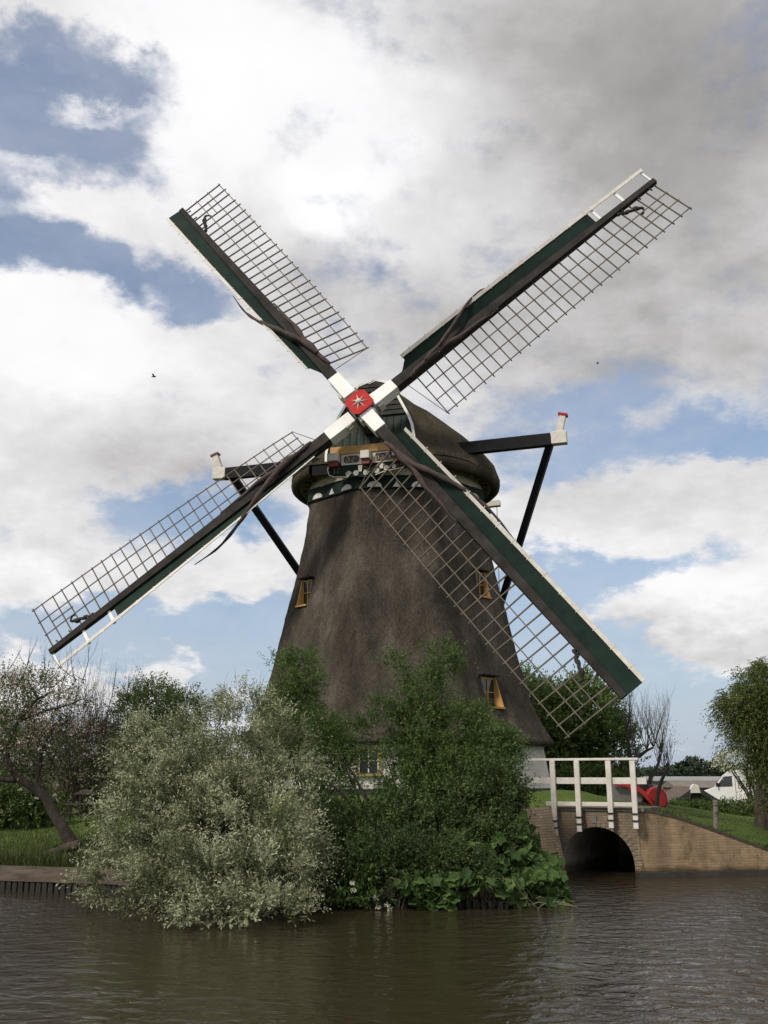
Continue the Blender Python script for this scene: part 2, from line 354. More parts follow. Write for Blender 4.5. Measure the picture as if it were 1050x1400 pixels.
tag(MB().grid([[(-500,-40,0),(500,-40,0)],[(-500,90,0),(500,90,0)]]).build('water', WATER, loc=(0,0,0)), kind='structure')

# ------------------------------------------------------------------ THE WINDMILL
GZM = gz(MC.x, MC.y)
mill = empty('windmill', (MC.x, MC.y, GZM), 'thatched octagonal windmill with four lattice sails and a whitewashed base on the canal bank', 'windmill')
OCT = [math.radians(22.5+45*i) for i in range(8)]
def tower_r(z):
    tab = [(2.9,4.98),(3.1,4.93),(3.6,4.62),(4.3,4.34),(5.2,4.08),(6.2,3.86),(7.2,3.66),(8.0,3.46),(8.8,3.29),(9.7,3.12),(10.5,3.02),(11.15,2.95),(12.5,2.9)]
    for (a,ra),(b,rb) in zip(tab, tab[1:]):
        if a <= z <= b: return ra+(rb-ra)*(z-a)/(b-a)
    return tab[0][1] if z < 2.9 else 2.9
def oring(ap, z, n=64, k=.10, jit=0, cx=MC.x, cy=MC.y):
    out = []
    for i in range(n):
        t = 2*PI*i/n; tm = ((t + PI/8) % (PI/4)) - PI/8    # facet normals at multiples of 45 deg
        r = ap*((1-k)/math.cos(tm)+k) + random.uniform(-jit, jit)
        out.append(Vector((cx + r*math.cos(t), cy + r*math.sin(t), z)))
    return out
rows = [oring(4.55, 3.02), oring(4.9, 2.93)]
z = 2.95
rows.append(oring(tower_r(3.0)+.03, 2.98))
for i in range(46):
    z = 3.1 + i*(11.15-3.1)/45
    rows.append(oring(tower_r(z), z, jit=.012))
rows.append(oring(2.8, 11.17))
tower = MB().grid(rows, close=True)
tw = tower.build('tower', T_MILL, mill, smooth=True)
def cut(o, mb):
    c = mb.build('cutter', STOCK, loc=(0,0,0)); md = o.modifiers.new('b', 'BOOLEAN'); md.operation = 'DIFFERENCE'; md.object = c; md.solver = 'EXACT'
    c.location = Vector(c.location)
    bpy.context.view_layer.update()
    dg = bpy.context.evaluated_depsgraph_get(); me = bpy.data.meshes.new_from_object(o.evaluated_get(dg)); o.modifiers.clear(); o.data = me
    bpy.data.objects.remove(c)
# close tower bottom/top so that the boolean works
def caps(o):
    bm = bmesh.new(); bm.from_mesh(o.data); e = [x for x in bm.edges if x.is_boundary]; bmesh.ops.holes_fill(bm, edges=e, sides=0)
    bmesh.ops.recalc_face_normals(bm, faces=bm.faces); bm.to_mesh(o.data); bm.free()
caps(tw)
def tower_window(px, py, ang, zc, w, h):
    n = Vector((math.cos(ang), math.sin(ang), 0)); s = Vector((-n.y, n.x, 0))
    c = PP(px, py, MC + n*tower_r(zc), n); c = MC + s*(c-MC).dot(s) + Vector((0,0,c.z))
    zt, zb = c.z+h/2, c.z-h/2
    ri = tower_r(zt)-.06; ro = tower_r(zb)+.02
    def pt(r, t, z): return Vector((MC.x, MC.y, 0)) + n*r + s*t + Vector((0,0,z)) + s*((c-MC).dot(s))
    cutb = MB(); cutb.obox(pt((ri+ro)/2+.2, 0, c.z), n, s, (0,0,1), ro-ri+.4, w, h); cut(tw, cutb)
    f = MB()
    for t in (-1, 1):                                   # triangular cheeks
        a = pt(ri, t*(w/2-.035), zt); b = pt(ri, t*(w/2-.035), zb); far = (t < 0) == (n.x < 0); cc = pt(ro-(-.02 if far else .16), t*(w/2-.035), zb); e = pt(ri+(.09 if far else .02), t*(w/2-.035), zt)
        f.prism([a, b, cc, e], s*t*.03)
    f.obox(pt((ri+ro)/2+.03, 0, zb+.03), n, s, (0,0,1), ro-ri+.04, w-.002, .055)
    win = f.build('window', OCHRE, mill)
    g = MB(); g.obox(pt(ri+.02, 0, c.z+.02), n, s, (0,0,1), .02, w-.08, h-.1); g.build('pane', GLASS, win)
    fr = MB(); fr.obox(pt(ri+.045, 0, zt-.06), n, s, (0,0,1), .03, w-.08, .05); fr.obox(pt(ri+.045, 0, c.z), n, s, (0,0,1), .03, .03, h-.12)
    fr.obox(pt(ri+.045, 0, c.z+.02), n, s, (0,0,1), .028, w-.08, .025)
    fr.build('window_frame', OCHRE, win)
    hd = MB(); hd.obox(pt(ri+.1, 0, zt+.02), n, s, (0,0,1), .26, w+.1, .04); hd.build('lintel', DARKW, win)
tower_window(420, 811, math.radians(225), 8.2, .52, .95)
tower_window(656, 800, math.radians(315), 8.5, .52, .92)
tower_window(668, 947, math.radians(315), 4.9, .72, 1.0)

# whitewashed base walls and tarred plinth
def octrow(ap, z): return [Vector((MC.x + ap/math.cos(PI/8)*math.cos(a), MC.y + ap/math.cos(PI/8)*math.sin(a), z)) for a in OCT]
bw = MB().grid([octrow(4.4, 3.06), octrow(4.58, 3.04), octrow(4.80, 1.62)], close=True).build('base_wall', WALLW, mill)
MB().grid([octrow(4.78, 1.66), octrow(4.83, 1.66), octrow(4.87, .9)], close=True).build('plinth', PLINTH, mill)
for ang, off in ((270, -.85), (225, .0), (270, 1.2)):     # base windows
    a = math.radians(ang); n = Vector((math.cos(a), math.sin(a), 0)); s = Vector((-n.y, n.x, 0)); c = MC + n*4.70 + s*off + Vector((0,0,2.42))
    f = MB(); W_, H_ = .66, .72
    for t in (-1, 1): f.obox(c + s*t*(W_/2), n, s, (0,0,1), .16, .07, H_+.07)
    f.obox(c + Vector((0,0,H_/2)), n, s, (0,0,1), .162, W_-.07, .07); f.obox(c - Vector((0,0,H_/2+.01)) + n*.03, n, s, (0,0,1), .26, W_+.16, .07)
    win = f.build('window', YFRAME, mill)
    MB().obox(c + n*.03, n, s, (0,0,1), .02, W_-.07, H_-.07).build('pane', GLASS, win)
    g = MB(); g.obox(c + n*.055, n, s, (0,0,1), .03, .035, H_-.07); g.obox(c + n*.056 + Vector((0,0,.02)), n, s, (0,0,1), .028, W_-.08, .03)
    for t in (-.5,.5): g.obox(c + n*.054 + s*t*(W_-.12), n, s, (0,0,1), .03, .03, H_-.08)
    g.build('glazing_bar', WHITEB, win)
# eave batten / little plank at the right corner
# eave board under the thatch
MB().grid([octrow(4.60, 3.035), octrow(4.72, 3.03), octrow(4.72, 2.93), octrow(4.60, 2.92)], close=True).build('eave_board', WOODG, mill)

# green band with white half rounds
band = MB().grid([octrow(2.99, 11.06), octrow(3.03, 11.06), octrow(2.99, 11.52), octrow(2.9, 11.52)], close=True).build('painted_band', GREEN, mill)
for i in range(8):
    a = i*PI/4; n = Vector((math.cos(a), math.sin(a), 0)); s = Vector((-n.y, n.x, 0))
    for t, kind in ((-.72, 'h'), (0, 't'), (.72, 'h')):
        c = MC + n*3.035 + s*t + Vector((0,0,11.10))
        if kind == 'h': o = [c + s*.24*math.cos(q) + Vector((0,0,1))*.19*math.sin(q) - n*.02*math.sin(q) for q in [PI*j/10 for j in range(11)]]
        else: o = [c - s*.13, c + s*.13, c + s*.05 + Vector((0,0,.11)), c + Vector((0,0,.21)) - n*.015, c - s*.05 + Vector((0,0,.11))]
        MB().prism(o, n*.02).build('painted_ornament', WHITEB, band)
# cap ring (pale boarded curb)
def circ(r, z, n=64): return [Vector((MC.x + r*math.cos(2*PI*i/n), MC.y + r*math.sin(2*PI*i/n), z)) for i in range(n)]
MB().grid([circ(2.85,11.50), circ(3.06,11.50), circ(3.10,11.72), circ(3.04,11.73), circ(3.02,12.02), circ(2.8,12.05)], close=True).build('curb', PALE, mill, smooth=False)

# ---- cap, in its own frame: x right (seen from the front), y forward, z up
fwd = Vector((-.2808, -.9598, 0)).normalized(); rt = Vector((-fwd.y, fwd.x, 0))
UP = Vector((0,0,1))
def K(x, y, z): return Vector((MC.x, MC.y, 0)) + rt*x + fwd*y + UP*z
ZB = 12.08
GAB = [(1.52,0.28),(1.47,.75),(1.40,1.1),(1.27,1.45),(1.10,1.78),(.91,2.15),(.76,2.45),(.54,2.76),(0,3.02)]   # (half width, height over ZB)
def hz(y):
    t = [(3.0,2.98),(2.2,2.88),(1.2,2.62),(0,2.24),(-1.2,1.74),(-2.3,1.12),(-3.1,.6),(-3.68,.10)]
    for (a,ha),(b,hb) in zip(t, t[1:]):
        if b <= y <= a: return ha+(hb-ha)*(a-y)/(a-b)
    return .12
prof = [(1,0),(1.0,.06),(.965,.17),(.89,.30),(.78,.44),(.64,.59),(.49,.735),(.33,.86),(.16,.955),(0,1)]
def section(y):
    W = max(.25, math.sqrt(max(0, 3.70**2 - y*y))); H = hz(y)
    k = sstep(1.6, 2.95, y)
    right = []
    for w_, h_ in prof:
        x = W*w_; z = H*h_ - .20*(1-min(1, h_/.17))*(1-sstep(1.0,2.4,y))
        if k > 0:       # blend to the gable outline
            gz_ = z
            gw = 1.52
            for (wa,ha),(wb,hb) in zip(GAB, GAB[1:]):
                if ha <= z <= hb: gw = wa+(wb-wa)*(z-ha)/(hb-ha)
            if z > GAB[-1][1]: gw = 0
            if z < .28: gw = W*(1-z/.28)+1.52*(z/.28)
            x = x*(1-k)+min(x, gw+.06)*k
        right.append((x, z))
    j = lambda: random.uniform(-.012,.012)
    lean = lambda z: -.16*z*k
    pts = [K(x+j(), y+lean(z), ZB+z+j()) for x, z in right] + [K(-x+j(), y+lean(z), ZB+z+j()) for x, z in right[-2::-1]]
    return pts
ys = [2.98,2.8,2.5,2.1,1.7,1.3,.9,.5,0,-.5,-1,-1.5,-2,-2.4,-2.8,-3.1,-3.35,-3.55,-3.68]
rows = [section(y) for y in ys]
cb = MB().grid(rows)
n0 = len(rows[0])
cb.add(rows[-1], [tuple(range(n0))]); cb.add(rows[0], [tuple(range(n0))])
cap = cb.build('cap', T_CAP, mill, smooth=True)
# thick thatch rim and hollow underside
def crow(r, z, zf=0):
    out = []
    for i in range(81):
        a = math.radians(-234 + 288*i/80)                 # open towards the front
        out.append(K(r*math.cos(a), r*math.sin(a), z))
    return out
rim = MB().grid([crow(3.60,12.22), crow(3.67,12.06), crow(3.705,11.92), crow(3.68,11.80), crow(3.60,11.72), crow(3.46,11.69), crow(3.37,11.84)])
rim.build('thatch_rim', T_CAP, cap, smooth=True)
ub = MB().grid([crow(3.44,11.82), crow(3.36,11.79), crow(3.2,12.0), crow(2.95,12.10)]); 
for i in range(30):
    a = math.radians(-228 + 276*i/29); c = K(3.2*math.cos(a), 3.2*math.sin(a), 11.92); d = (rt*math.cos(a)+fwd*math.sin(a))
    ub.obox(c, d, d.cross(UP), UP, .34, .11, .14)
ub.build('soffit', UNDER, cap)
MB().obox(K(-.2,2.90,12.02), rt, fwd, UP, 3.75, .08, .60).build('shade_panel', DARKW, cap)  # added closing panel, its black standing in for shadow under the thatch edge
# gable boards
gy = 3.02
def G(x, z, y=gy): return K(x, y - .16*z*1.0, ZB+z)
outl = [G(w, h) for w, h in GAB[:-1]] + [G(-w, h) for w, h in GAB[-2::-1]]
outl = [G(1.5, .05)] + outl + [G(-1.5, .05)]
gable = MB().prism(outl, fwd*.08).build('front_gable', GREENW, cap)
bb = MB()
for i in range(11):
    x = -1.25 + i*.25
    top = next((h for w, h in reversed(GAB[:-1]) if w >= abs(x)+.02), .3)
    bb.obox((G(x,.1,gy+.085)+G(x,min(top,1.62),gy+.085))/2, rt, fwd, (G(x,1)-G(x,0)).normalized(), .022, .02, min(top,1.62)-.12)
bb.build('board_batten', GREEN, gable)
SLAT = mat('tarred_slat', (.045,.045,.04), (.025,.025,.022), 4, .8, .2, spec=.15)
z = 1.62
while z < 2.86:
    w = 0
    for (wa,ha),(wb,hb) in zip(GAB, GAB[1:]):
        if ha <= z <= hb: w = wa+(wb-wa)*(z-ha)/(hb-ha)
    ctr = G(0, z, gy+.11)
    sl = MB(); sl.obox(ctr, rt, (fwd+UP*.35).normalized(), (UP-fwd*.35).normalized(), 2*w-.02, .05, .17); z += .185; sl.build('slat', SLAT, gable)
# white edge boards
eb = MB()
for sgn in (-1, 1):
    for (wa,ha),(wb,hb) in zip([(1.5,.0)]+GAB, GAB[:-1]):
        a = G(sgn*(wa-.0), ha, gy+.14); b = G(sgn*(wb-.0), hb, gy+.14)
        if sgn == -1 and .0 <= ha < .2 or True:
            eb.beam(a, a+(b-a)*(.97 if ha > 1.6 else 1.0), .05, .085, side=fwd)
    eb.beam(G(sgn*.54, 2.76, gy+.14), G(0, 2.95, gy+.14), .05, .085, side=fwd)
eb.build('edge_board', WHITE, gable)
# ochre beam and bracket ends
oc = MB().obox(K(.03, 3.38, 12.30), rt, fwd, UP, 2.55, .30, .27).build('breast_beam', OCHRE, cap); bevel(oc, .02)
for x in (-1.08, .02, 1.12):
    blk = MB(); blr = MB(); blk.obox(K(x, 3.52, 12.03), rt, fwd, UP, .36 if abs(x) > .5 else .30, .50, .26); blr.obox(K(x, 3.47, 11.81), rt, fwd, UP, .34 if abs(x) > .5 else .28, .42, .17)
    bevel(blk.build('beam_end', WHITEB, cap), .012); bevel(blr.build('bracket', DRED, cap), .012)
# name boards
BY = 3.46
def frame_board(x0, x1, z0, z1):
    f = MB(); c = K((x0+x1)/2, BY, (z0+z1)/2); w, h = x1-x0, z1-z0; t = .055
    f.obox(c, rt, fwd, UP, w, .05, h)
    fb = f.build('name_board', WHITEB, cap)
    xa, xb, za, zb = x0+.09, x1-.09, z0+.06, z1-.06; k = .06
    o = [K(x, BY+.03, z) for x, z in ((xa+k,za),(xb-k,za),(xb,za+k),(xb,zb-k),(xb-k,zb),(xa+k,zb),(xa,zb-k),(xa,za+k))]
    MB().prism(o, fwd*.02).build('name_plate', BLACKP, fb)
    return fb
nb1 = frame_board(-.86, -.16, 11.80, 12.16); nb2 = frame_board(.20, 1.0, 11.80, 12.16)
# blackletter strokes with a slanted nib
GL = {'d': [[(.5,.62),(.12,.42),(.12,.12),(.32,0),(.52,.14),(.52,.62),(.18,.98)]],
      'e': [[(.50,.02),(.30,.0),(.12,.12),(.12,.50),(.32,.64),(.50,.48),(.14,.30)]],
      'v': [[(.02,.66),(.14,.56),(.14,.14),(.34,0),(.54,.14),(.54,.5),(.42,.66)]],
      'a': [[(.14,.56),(.32,.66),(.50,.54),(.50,.1),(.62,.0)],[(.50,.34),(.22,.34),(.12,.2),(.14,.08),(.28,0),(.50,.12)]],
      'l': [[(.10,1.0),(.24,.92),(.24,.10),(.40,.0)]],
      'k': [[(.06,1.0),(.18,.92),(.18,.0)],[(.18,.36),(.42,.62),(.54,.52),(.28,.34)],[(.26,.34),(.44,.06),(.58,.0)]],
      '1': [[(.18,.78),(.34,1.0),(.34,.0)]], '7': [[(.06,.96),(.56,.96),(.30,.4),(.26,0)]]}
def write(txt, x, y, z, h, nib, m, parent, name='lettering', adv=.68):
    mb = MB(); q = 0
    for ch in txt:
        for st in GL[ch]:
            for (ax,az),(bx,bz) in zip(st, st[1:]):
                a = K(x+(q+ax)*h, y, z+az*h); b = K(x+(q+bx)*h, y, z+bz*h); nv = rt*nib*.72 + UP*nib*.42
                if (b-a).cross(nv).length < 1e-5: continue
                mb.prism([a-nv/2, b-nv/2, b+nv/2, a+nv/2], fwd*.008)
        q += adv if ch != 'l' else .48
    return mb.build(name, m, parent)
write('de', -.70, BY+.052, 11.87, .22, .034, GOLD, nb1, adv=.86)
write('valk', .30, BY+.052, 11.87, .22, .034, GOLD, nb2, adv=.74)
# beard: green board with a scalloped lower edge and white scrolls
low = [(-1.30,11.80),(-1.34,11.68),(-1.28,11.50),(-1.10,11.42),(-.85,11.40),(-.62,11.38),(-.4,11.40),(-.1,11.36),(.1,11.34),(.3,11.38),(.55,11.46),(.8,11.50),(1.0,11.52),(1.25,11.56),(1.36,11.66),(1.30,11.80)]
o = [K(x, BY-.07, z) for x, z in low] + [K(1.30, BY-.07, 12.17), K(-1.30, BY-.07, 12.17)]
beard = MB().prism(o, fwd*.05).build('beard', GREEN, cap)
w = MB(); w.tube([K(x, BY, z+.012) for x, z in low[:6]], .022, 5); w.tube([K(x, BY, z+.012) for x, z in low[9:]], .020, 5)
for x, z, r, sg in ((-.62,11.50,.10,1),(-.36,11.50,.10,-1),(-.02,11.49,.10,1),(.34,11.52,.10,-1),(.66,11.58,.09,1),(.92,11.62,.08,-1)):
    w.tube([K(x+sg*r*(1-t/16*.85)*math.cos(t*.95), BY, z+r*(1-t/16*.85)*math.sin(t*.95)) for t in range(17)], .019, 5)
for x in (-.22, .50): w.prism([K(x-.05,BY-.02,11.55+(.04 if x>0 else 0)), K(x+.05,BY-.02,11.55+(.04 if x>0 else 0)), K(x+.075,BY-.02,11.76), K(x-.075,BY-.02,11.76)], fwd*.035)
w.build('scroll', WHITEB, beard)
g = MB()
for s_ in (-1, 1):
    g.tube([K(.14+s_*.02,BY,11.60), K(.14+s_*.14,BY,11.66), K(.14+s_*.25,BY,11.74), K(.14+s_*.26,BY,11.80)], .02, 5)
    g.tube([K(.14,BY,11.52), K(.14+s_*.07,BY,11.56), K(.14+s_*.2,BY,11.60)], .018, 5)
g.tube([K(-.08,BY,11.80), K(.05,BY,11.86), K(.14,BY,11.87), K(.24,BY,11.86), K(.36,BY,11.80)], .016, 5)
g.build('crest', mat('worn_gilding', (.34,.24,.12), (.22,.15,.08), 6, .6), beard)
write('17', -1.16, BY-.015, 11.56, .17, .028, GOLD, beard, 'year_number', .7)
write('11', 1.0, BY-.015, 11.64, .16, .028, GOLD, beard, 'year_number', .6)

# ---- windshaft, poll end and sails
Hc = Vector((-.90858, 29.3257, 13.53781)); nn = Vector((-.27499, -.93979, .20291)).normalized()
E_ = {'TL': Vector((-.55534,.32753,.76441)), 'UR': Vector((.77823,-.09365,.62095)), 'LL': Vector((-.7873,.09897,-.60858)), 'BR': Vector((.55642,-.32767,-.76356))}
for k in E_: E_[k] = (E_[k] - nn*E_[k].dot(nn)).normalized()
bu = (E_['UR']-E_['LL']).normalized(); bv = (E_['TL']-E_['BR']).normalized()
hub = MB()
def octo(c, a, b, s, k): return [c + a*x*s + b*y*s for x, y in ((1,k),(k,1),(-k,1),(-1,k),(-1,-k),(-k,-1),(k,-1),(1,-k))]
Hh = Hc + Vector((.15,0,-.12))
hub.prism(octo(Hh-nn*1.15, bu, bv, .37, .72), nn*1.20)
hub.tube([Hc-nn*1.1, Hc-nn*3.6], [.30,.28], 14)
poll = hub.build('poll_end', IRON, mill); bevel(poll, .02)
MB().prism(octo(Hh+nn*.05, bu, bv, .385, .66), nn*.07).build('poll_face', RED, poll)
st = MB(); c0 = Hh+nn*.125
for i in range(7):
    a = 2*PI*i/7+.35; d = bu*math.cos(a)+bv*math.sin(a); e = nn.cross(d)
    st.add([c0+e*.035+nn*.02, c0-e*.035+nn*.02, c0+d*.31, c0+nn*.05], [(0,1,2),(0,3,2),(3,1,2)])
st.tube([c0, c0+nn*.07, c0+nn*.10], [.085,.075,.03], 12)
st.build('star', WHITEB, poll)
for nm, ax in (('TL', .25), ('UR', .75)):
    for e in (E_[nm], -E_[nm]):
        side = e.cross(nn)
        for t in (-.19, .0, .19):
            wd = MB(); wd.obox(Hc - nn*(ax-.13) + e*.62 + side*t, e, side, nn, .22+.06*(t == 0), .10, .12); bevel(wd.build('wedge', WHITEB, poll), .008)
        for t in (-.26, .26): wd = MB(); wd.obox(Hc - nn*(ax+.05) + e*.60 + side*t, e, side, nn, .20, .09, .34); bevel(wd.build('wedge', WHITEB, poll), .008)

def make_sail(nm, seed):
    ax = .25 if nm in ('TL', 'BR') else .75
    e = E_[nm]; t_ = e.cross(nn); O = Hc - nn*ax; rng = random.Random(seed)
    def S(s, t, w=0): return O + e*s + t_*t + nn*w
    def tw_(s): return math.radians(23 - 25*min(1, max(0, (s-2)/10.3))**.8)     # weathering of the sail
    def SL(s, t, w=0):       # point on the twisted lattice plane
        a = tw_(s); return S(s, .08 + (t-.08)*math.cos(a), -(t-.08)*math.sin(a) + w)
    R = 12.48
    stk = MB(); ns = 14
    for i in range(ns):
        s0, s1 = 1.36+(R-1.36)*i/ns, 1.36+(R-1.36)*(i+1)/ns; q = lambda s: 1-s/R
        stk.beam(S(s0,0), S(s1,0), .175+.21*q(s0), .17+.21*q(s0), side=t_, w1=.175+.21*q(s1), h1=.17+.21*q(s1))
    sail = stk.build('sail', STOCK, mill)
    wb = MB(); wb.beam(S(.36,0), S(1.38,0), .455, .425, side=t_, w1=.425, h1=.40); bevel(wb.build('stock_root', WHITE, sail), .015)
    # lattice
    la = MB(); nb = 27; s0, s1 = 2.12, 12.36
    for i in range(nb+1):
        s = s0+(s1-s0)*i/nb
        la.beam(SL(s+rng.uniform(-.015,.015), -.05, -.05), SL(s+rng.uniform(-.035,.035), 1.80+rng.uniform(-.03,.03), -.05+rng.uniform(-.02,.02)), .038, .045, side=e, w1=.03)
    for t in (.66, 1.20, 1.73):
        ss = s0-.03
        while ss < s1:
            se = min(s1+.04, ss+.8); la.beam(SL(ss, t, -.022), SL(se, t, -.022), .03, .026, side=t_); ss = se
    la.beam(SL(11.2-.03,.93,-.022), SL(12.0,.93,-.022), .03, .026, side=t_)
    la.beam(SL(s0, 1.76, -.03), S(s0-.42, .22, -.02), .018, .018, side=nn)
    la.build('lattice', LATH, sail)
    # leading boards
    def LB(s, t, w=0):
        q = min(1, max(0, (s-2)/10.3)); a = math.radians(38*(1-q)**1.1+4); r = -t-.12
        return S(s, -.12 - r*math.cos(a), r*math.sin(a)+w)
    lb = MB(); we = MB(); pin = MB(); gap = (10.05 if nm in ('UR','LL') else 12.50)
    k = 26
    for i in range(k):
        a, b = 2.15+(gap-2.15)*i/k, 2.15+(gap-2.15)*(i+1)/k
        te = -.60; ti = -.075
        if i == 0: pass
        vs = [LB(a,ti,.0), LB(b,ti,.0), LB(b,te,.0), LB(a,te if i else te+.0,.0)]
        lb.prism(vs, nn*.03)
    if nm != 'LLx':
        lb.prism([LB(2.15,-.10), LB(2.15,-.50), LB(2.05,-.42), LB(1.92,-.30), LB(1.75,-.20), LB(1.7,-.12)], nn*.03)
    brd = lb.build('leading_board', GREEN, sail)
    ww = -.70
    for i in range(24):
        a, b = 2.12+(12.50-2.12)*i/24, 2.12+(12.50-2.12)*(i+1)/24
        ti = -.585
        we.prism([LB(a,ti,.035), LB(b,ti,.035), LB(b,ww,.035), LB(a,ww,.035)], nn*.025)
    for i in range(15):
        s = 2.5+i*.68; we.beam(LB(s,-.56,.055), LB(s,-.76,.055), .02, .02, side=e)
    we.build('edge_board', WHITEB, sail)
    if gap < 12:
        br = MB()
        for s in (10.25, 11.25, 12.42): br = MB(); br.beam(LB(s,-.10,-.01), LB(s,-.70,-.01), .10 if s < 12.4 else .06, .04, side=e); br.build('bracket', WHITE, sail)
    # furled sail cloth: rolled along the stock, twisting over the boards near the root
    cl = MB(); pts = []; rad = []
    f = 1 if nm in ('UR','LL') else .85
    path = [(5.6,.17,.10,.02),(4.9,.18,.13,.05),(4.2,.17,.18,.075),(3.6,.14,.21,.09),(3.0,.10,.23,.10),(2.4,.14,.21,.085),(1.9,.20,.15,.05)]
    def smooth_path(path, m):
        out = []
        for i in range(len(path)-1):
            p0, p1, p2, p3 = path[max(i-1,0)], path[i], path[i+1], path[min(i+2,len(path)-1)]
            for j in range(m):
                t = j/m; out.append(tuple(.5*((2*b)+(-a+c)*t+(2*a-5*b+4*c-d)*t*t+(-a+3*b-3*c+d)*t**3) for a, b, c, d in zip(p0,p1,p2,p3)))
        out.append(path[-1]); return out
    sp_ = smooth_path(path, 6)
    cl.tube([S(s, t+.02*math.sin(s*5), w+.012*math.sin(s*9+1)) for s, t, w, r in sp_], [max(.02, r*(1+.2*math.sin(s*7))) for s, t, w, r in sp_], 8)
    tail = [(2.5,.12,.24,.08),(3.2,.02,.28,.09),(3.9,-.22,.36,.085),(4.6,-.46,.34,.075),(5.2,-.64,.26,.06),(5.8,-.74,.12,.05),(6.4,-.76,.0,.035),(7.2,-.70,-.02,.012)]
    if nm == 'UR': tail = [(2.6,.12,.28,.07),(3.4,.0,.33,.07),(4.2,-.25,.40,.06),(4.9,-.55,.36,.045),(5.5,-.74,.25,.03),(5.8,-.78,.12,.02)]
    sp_ = smooth_path(tail, 6)
    cl.tube([S(s, t, w) for s, t, w, r in sp_], [max(.01, r*(1+.15*math.sin(s*9))) for s, t, w, r in sp_], 8)
    cl.build('sail_cloth', CLOTH, sail, smooth=True)
    # loose cloth corner and rope at the tip
    tp = MB(); sp_ = smooth_path([(10.7,.12,.02,.05),(11.0,.28,-.02,.06),(11.35,.42,-.03,.07),(11.45,.58,-.05,.05),(11.25,.70,-.08,.035)], 5)
    tp.tube([S(s, t+.02*math.sin(s*30), w) for s, t, w, r in sp_], [r*(1+.3*math.sin(s*23)) for s, t, w, r in sp_], 6)
    tp.build('cloth_end', BARKD, sail, smooth=True)
    for s in (10.9, 11.6, 12.1): MB().tube([S(s,.1,.05), S(s+.03,.20,.02), S(s+.05,.24,0)], .026, 5).build('toggle', IRON, sail)
    return sail
for i, nm in enumerate(('TL','UR','LL','BR')): make_sail(nm, i)

# ---- winding gear behind the cap
T0 = K(0, -7.2, 1.75)
def spruit(nm, p0, p1, h, lab):
    return MB().beam(p0, p1, .26, h, side=fwd).build(nm, DARKW, mill)
long_b = spruit('long_cross_beam', K(-5.85,1.75,12.45), K(5.75,1.75,12.62), .40, '')
for s_, z in ((-1, 12.45), (1, 12.62)):
    e = MB(); a, b = K(s_*5.78,1.75,z+.02), K(s_*6.28,1.75,z+.03); e.beam(a, b, .30, .42, side=fwd); o = e.build('beam_end', WHITEB, long_b); bevel(o, .02)
    h0 = K(s_*6.02,1.75,z+.15); h1 = K(s_*(6.02+.16*(1 if s_ > 0 else 1)),1.75,z+.78) if s_ > 0 else K(-6.02-.22,1.75,z+.72)
    p = MB().beam(h0, h1, .20, .20, side=fwd).build('horn', WHITEB, long_b)
    d = (h1-h0).normalized(); MB().beam(h1, h1+d*.07, .26, .30, side=fwd).build('horn_cap', RED if s_ > 0 else DRED, long_b)
MB().beam(K(5.72,1.68,12.50), T0, .22, .22, side=fwd).build('long_brace', DARKW, mill)
MB().beam(K(-5.55,1.68,12.35), T0, .24, .24, side=fwd).build('long_brace', DARKW, mill)
sb = spruit('short_cross_beam', K(-2.9,-3.15,11.80), K(2.75,-3.15,11.90), .26, '')
for s_ in (-1, 1):
    e = MB(); e.beam(K(s_*2.45,-3.15,11.94), K(s_*3.22,-3.15,11.97), .28, .20, side=fwd); e.build('beam_end', WHITEB, sb)
    MB().beam(K(s_*2.75,-3.2,11.75), T0, .18, .18, side=fwd).build('short_brace', DARKW, mill)
MB().tube([K(3.1,-3.1,11.85), K(3.1,-3.1,5.0)], .012, 4).build('brake_rope', WOODG, mill)
MB().beam(K(0,-3.2,12.6), T0-UP*.3, .34, .36, side=rt).build('tail_pole', DARKW, mill)
MB().tube([T0-UP*.05-rt*.5, T0-UP*.05+rt*.5], .18, 12).build('winch', WOODG, mill)

# ------------------------------------------------------------------ BRIDGE
BA = Vector((3.72, 22.46, 0)); BBp = Vector((5.30, 21.62, 0)); bd = (BBp-BA).normalized(); bn = Vector((bd.y, -bd.x, 0))
blen = (BBp-BA).length
brickD = brick('bridge_brick', tuple(bd), (.25,.195,.13), (.19,.145,.10), (.15,.125,.095), (.09,.073,.055), (.13,.105,.05), amount=.8)
rd = (Vector((8.05,22.22,0))-BBp).normalized(); rn = Vector((rd.y, -rd.x, 0))
brickR = brick('wing_brick', tuple(rd), (.38,.265,.155), (.29,.195,.115), (.29,.215,.14), (.085,.064,.042), (.050,.052,.022), amount=.9)
lw0 = BA + Vector((.0,0,0)); ld = (Vector((2.3,21.0,0))-lw0).normalized(); ln = Vector((-ld.y, ld.x, 0)); ln = ln if ln.y < 0 else -ln
brickL = brick('left_brick', tuple(ld), (.56,.44,.30), (.46,.35,.23), (.17,.14,.11), (.26,.19,.12), (.13,.12,.05), amount=.35)
bridge = empty('brick_bridge', (4.5, 22.3, 0), 'small dark brick arch bridge with white timber railings beside the mill', 'bridge')
cl_, cr_ = PP(769,1180,BA,bn), PP(868,1180,BA,bn); ca = (cl_-BA).dot(bd); cbx = (cr_-BA).dot(bd); ar = (cbx-ca)/2; ac = (ca+cbx)/2; spz = .20; atop = .97
def BW(u, z, w=0): return BA + bd*u + bn*w + Vector((0,0,z))
top = 1.36
arc = [(ac - ar*math.cos(t), spz + (atop-spz)*math.sin(t)) for t in [PI*i/24 for i in range(25)]]
mb = MB()
pts_in = [(ca, -.5)] + arc + [(cbx, -.5)]
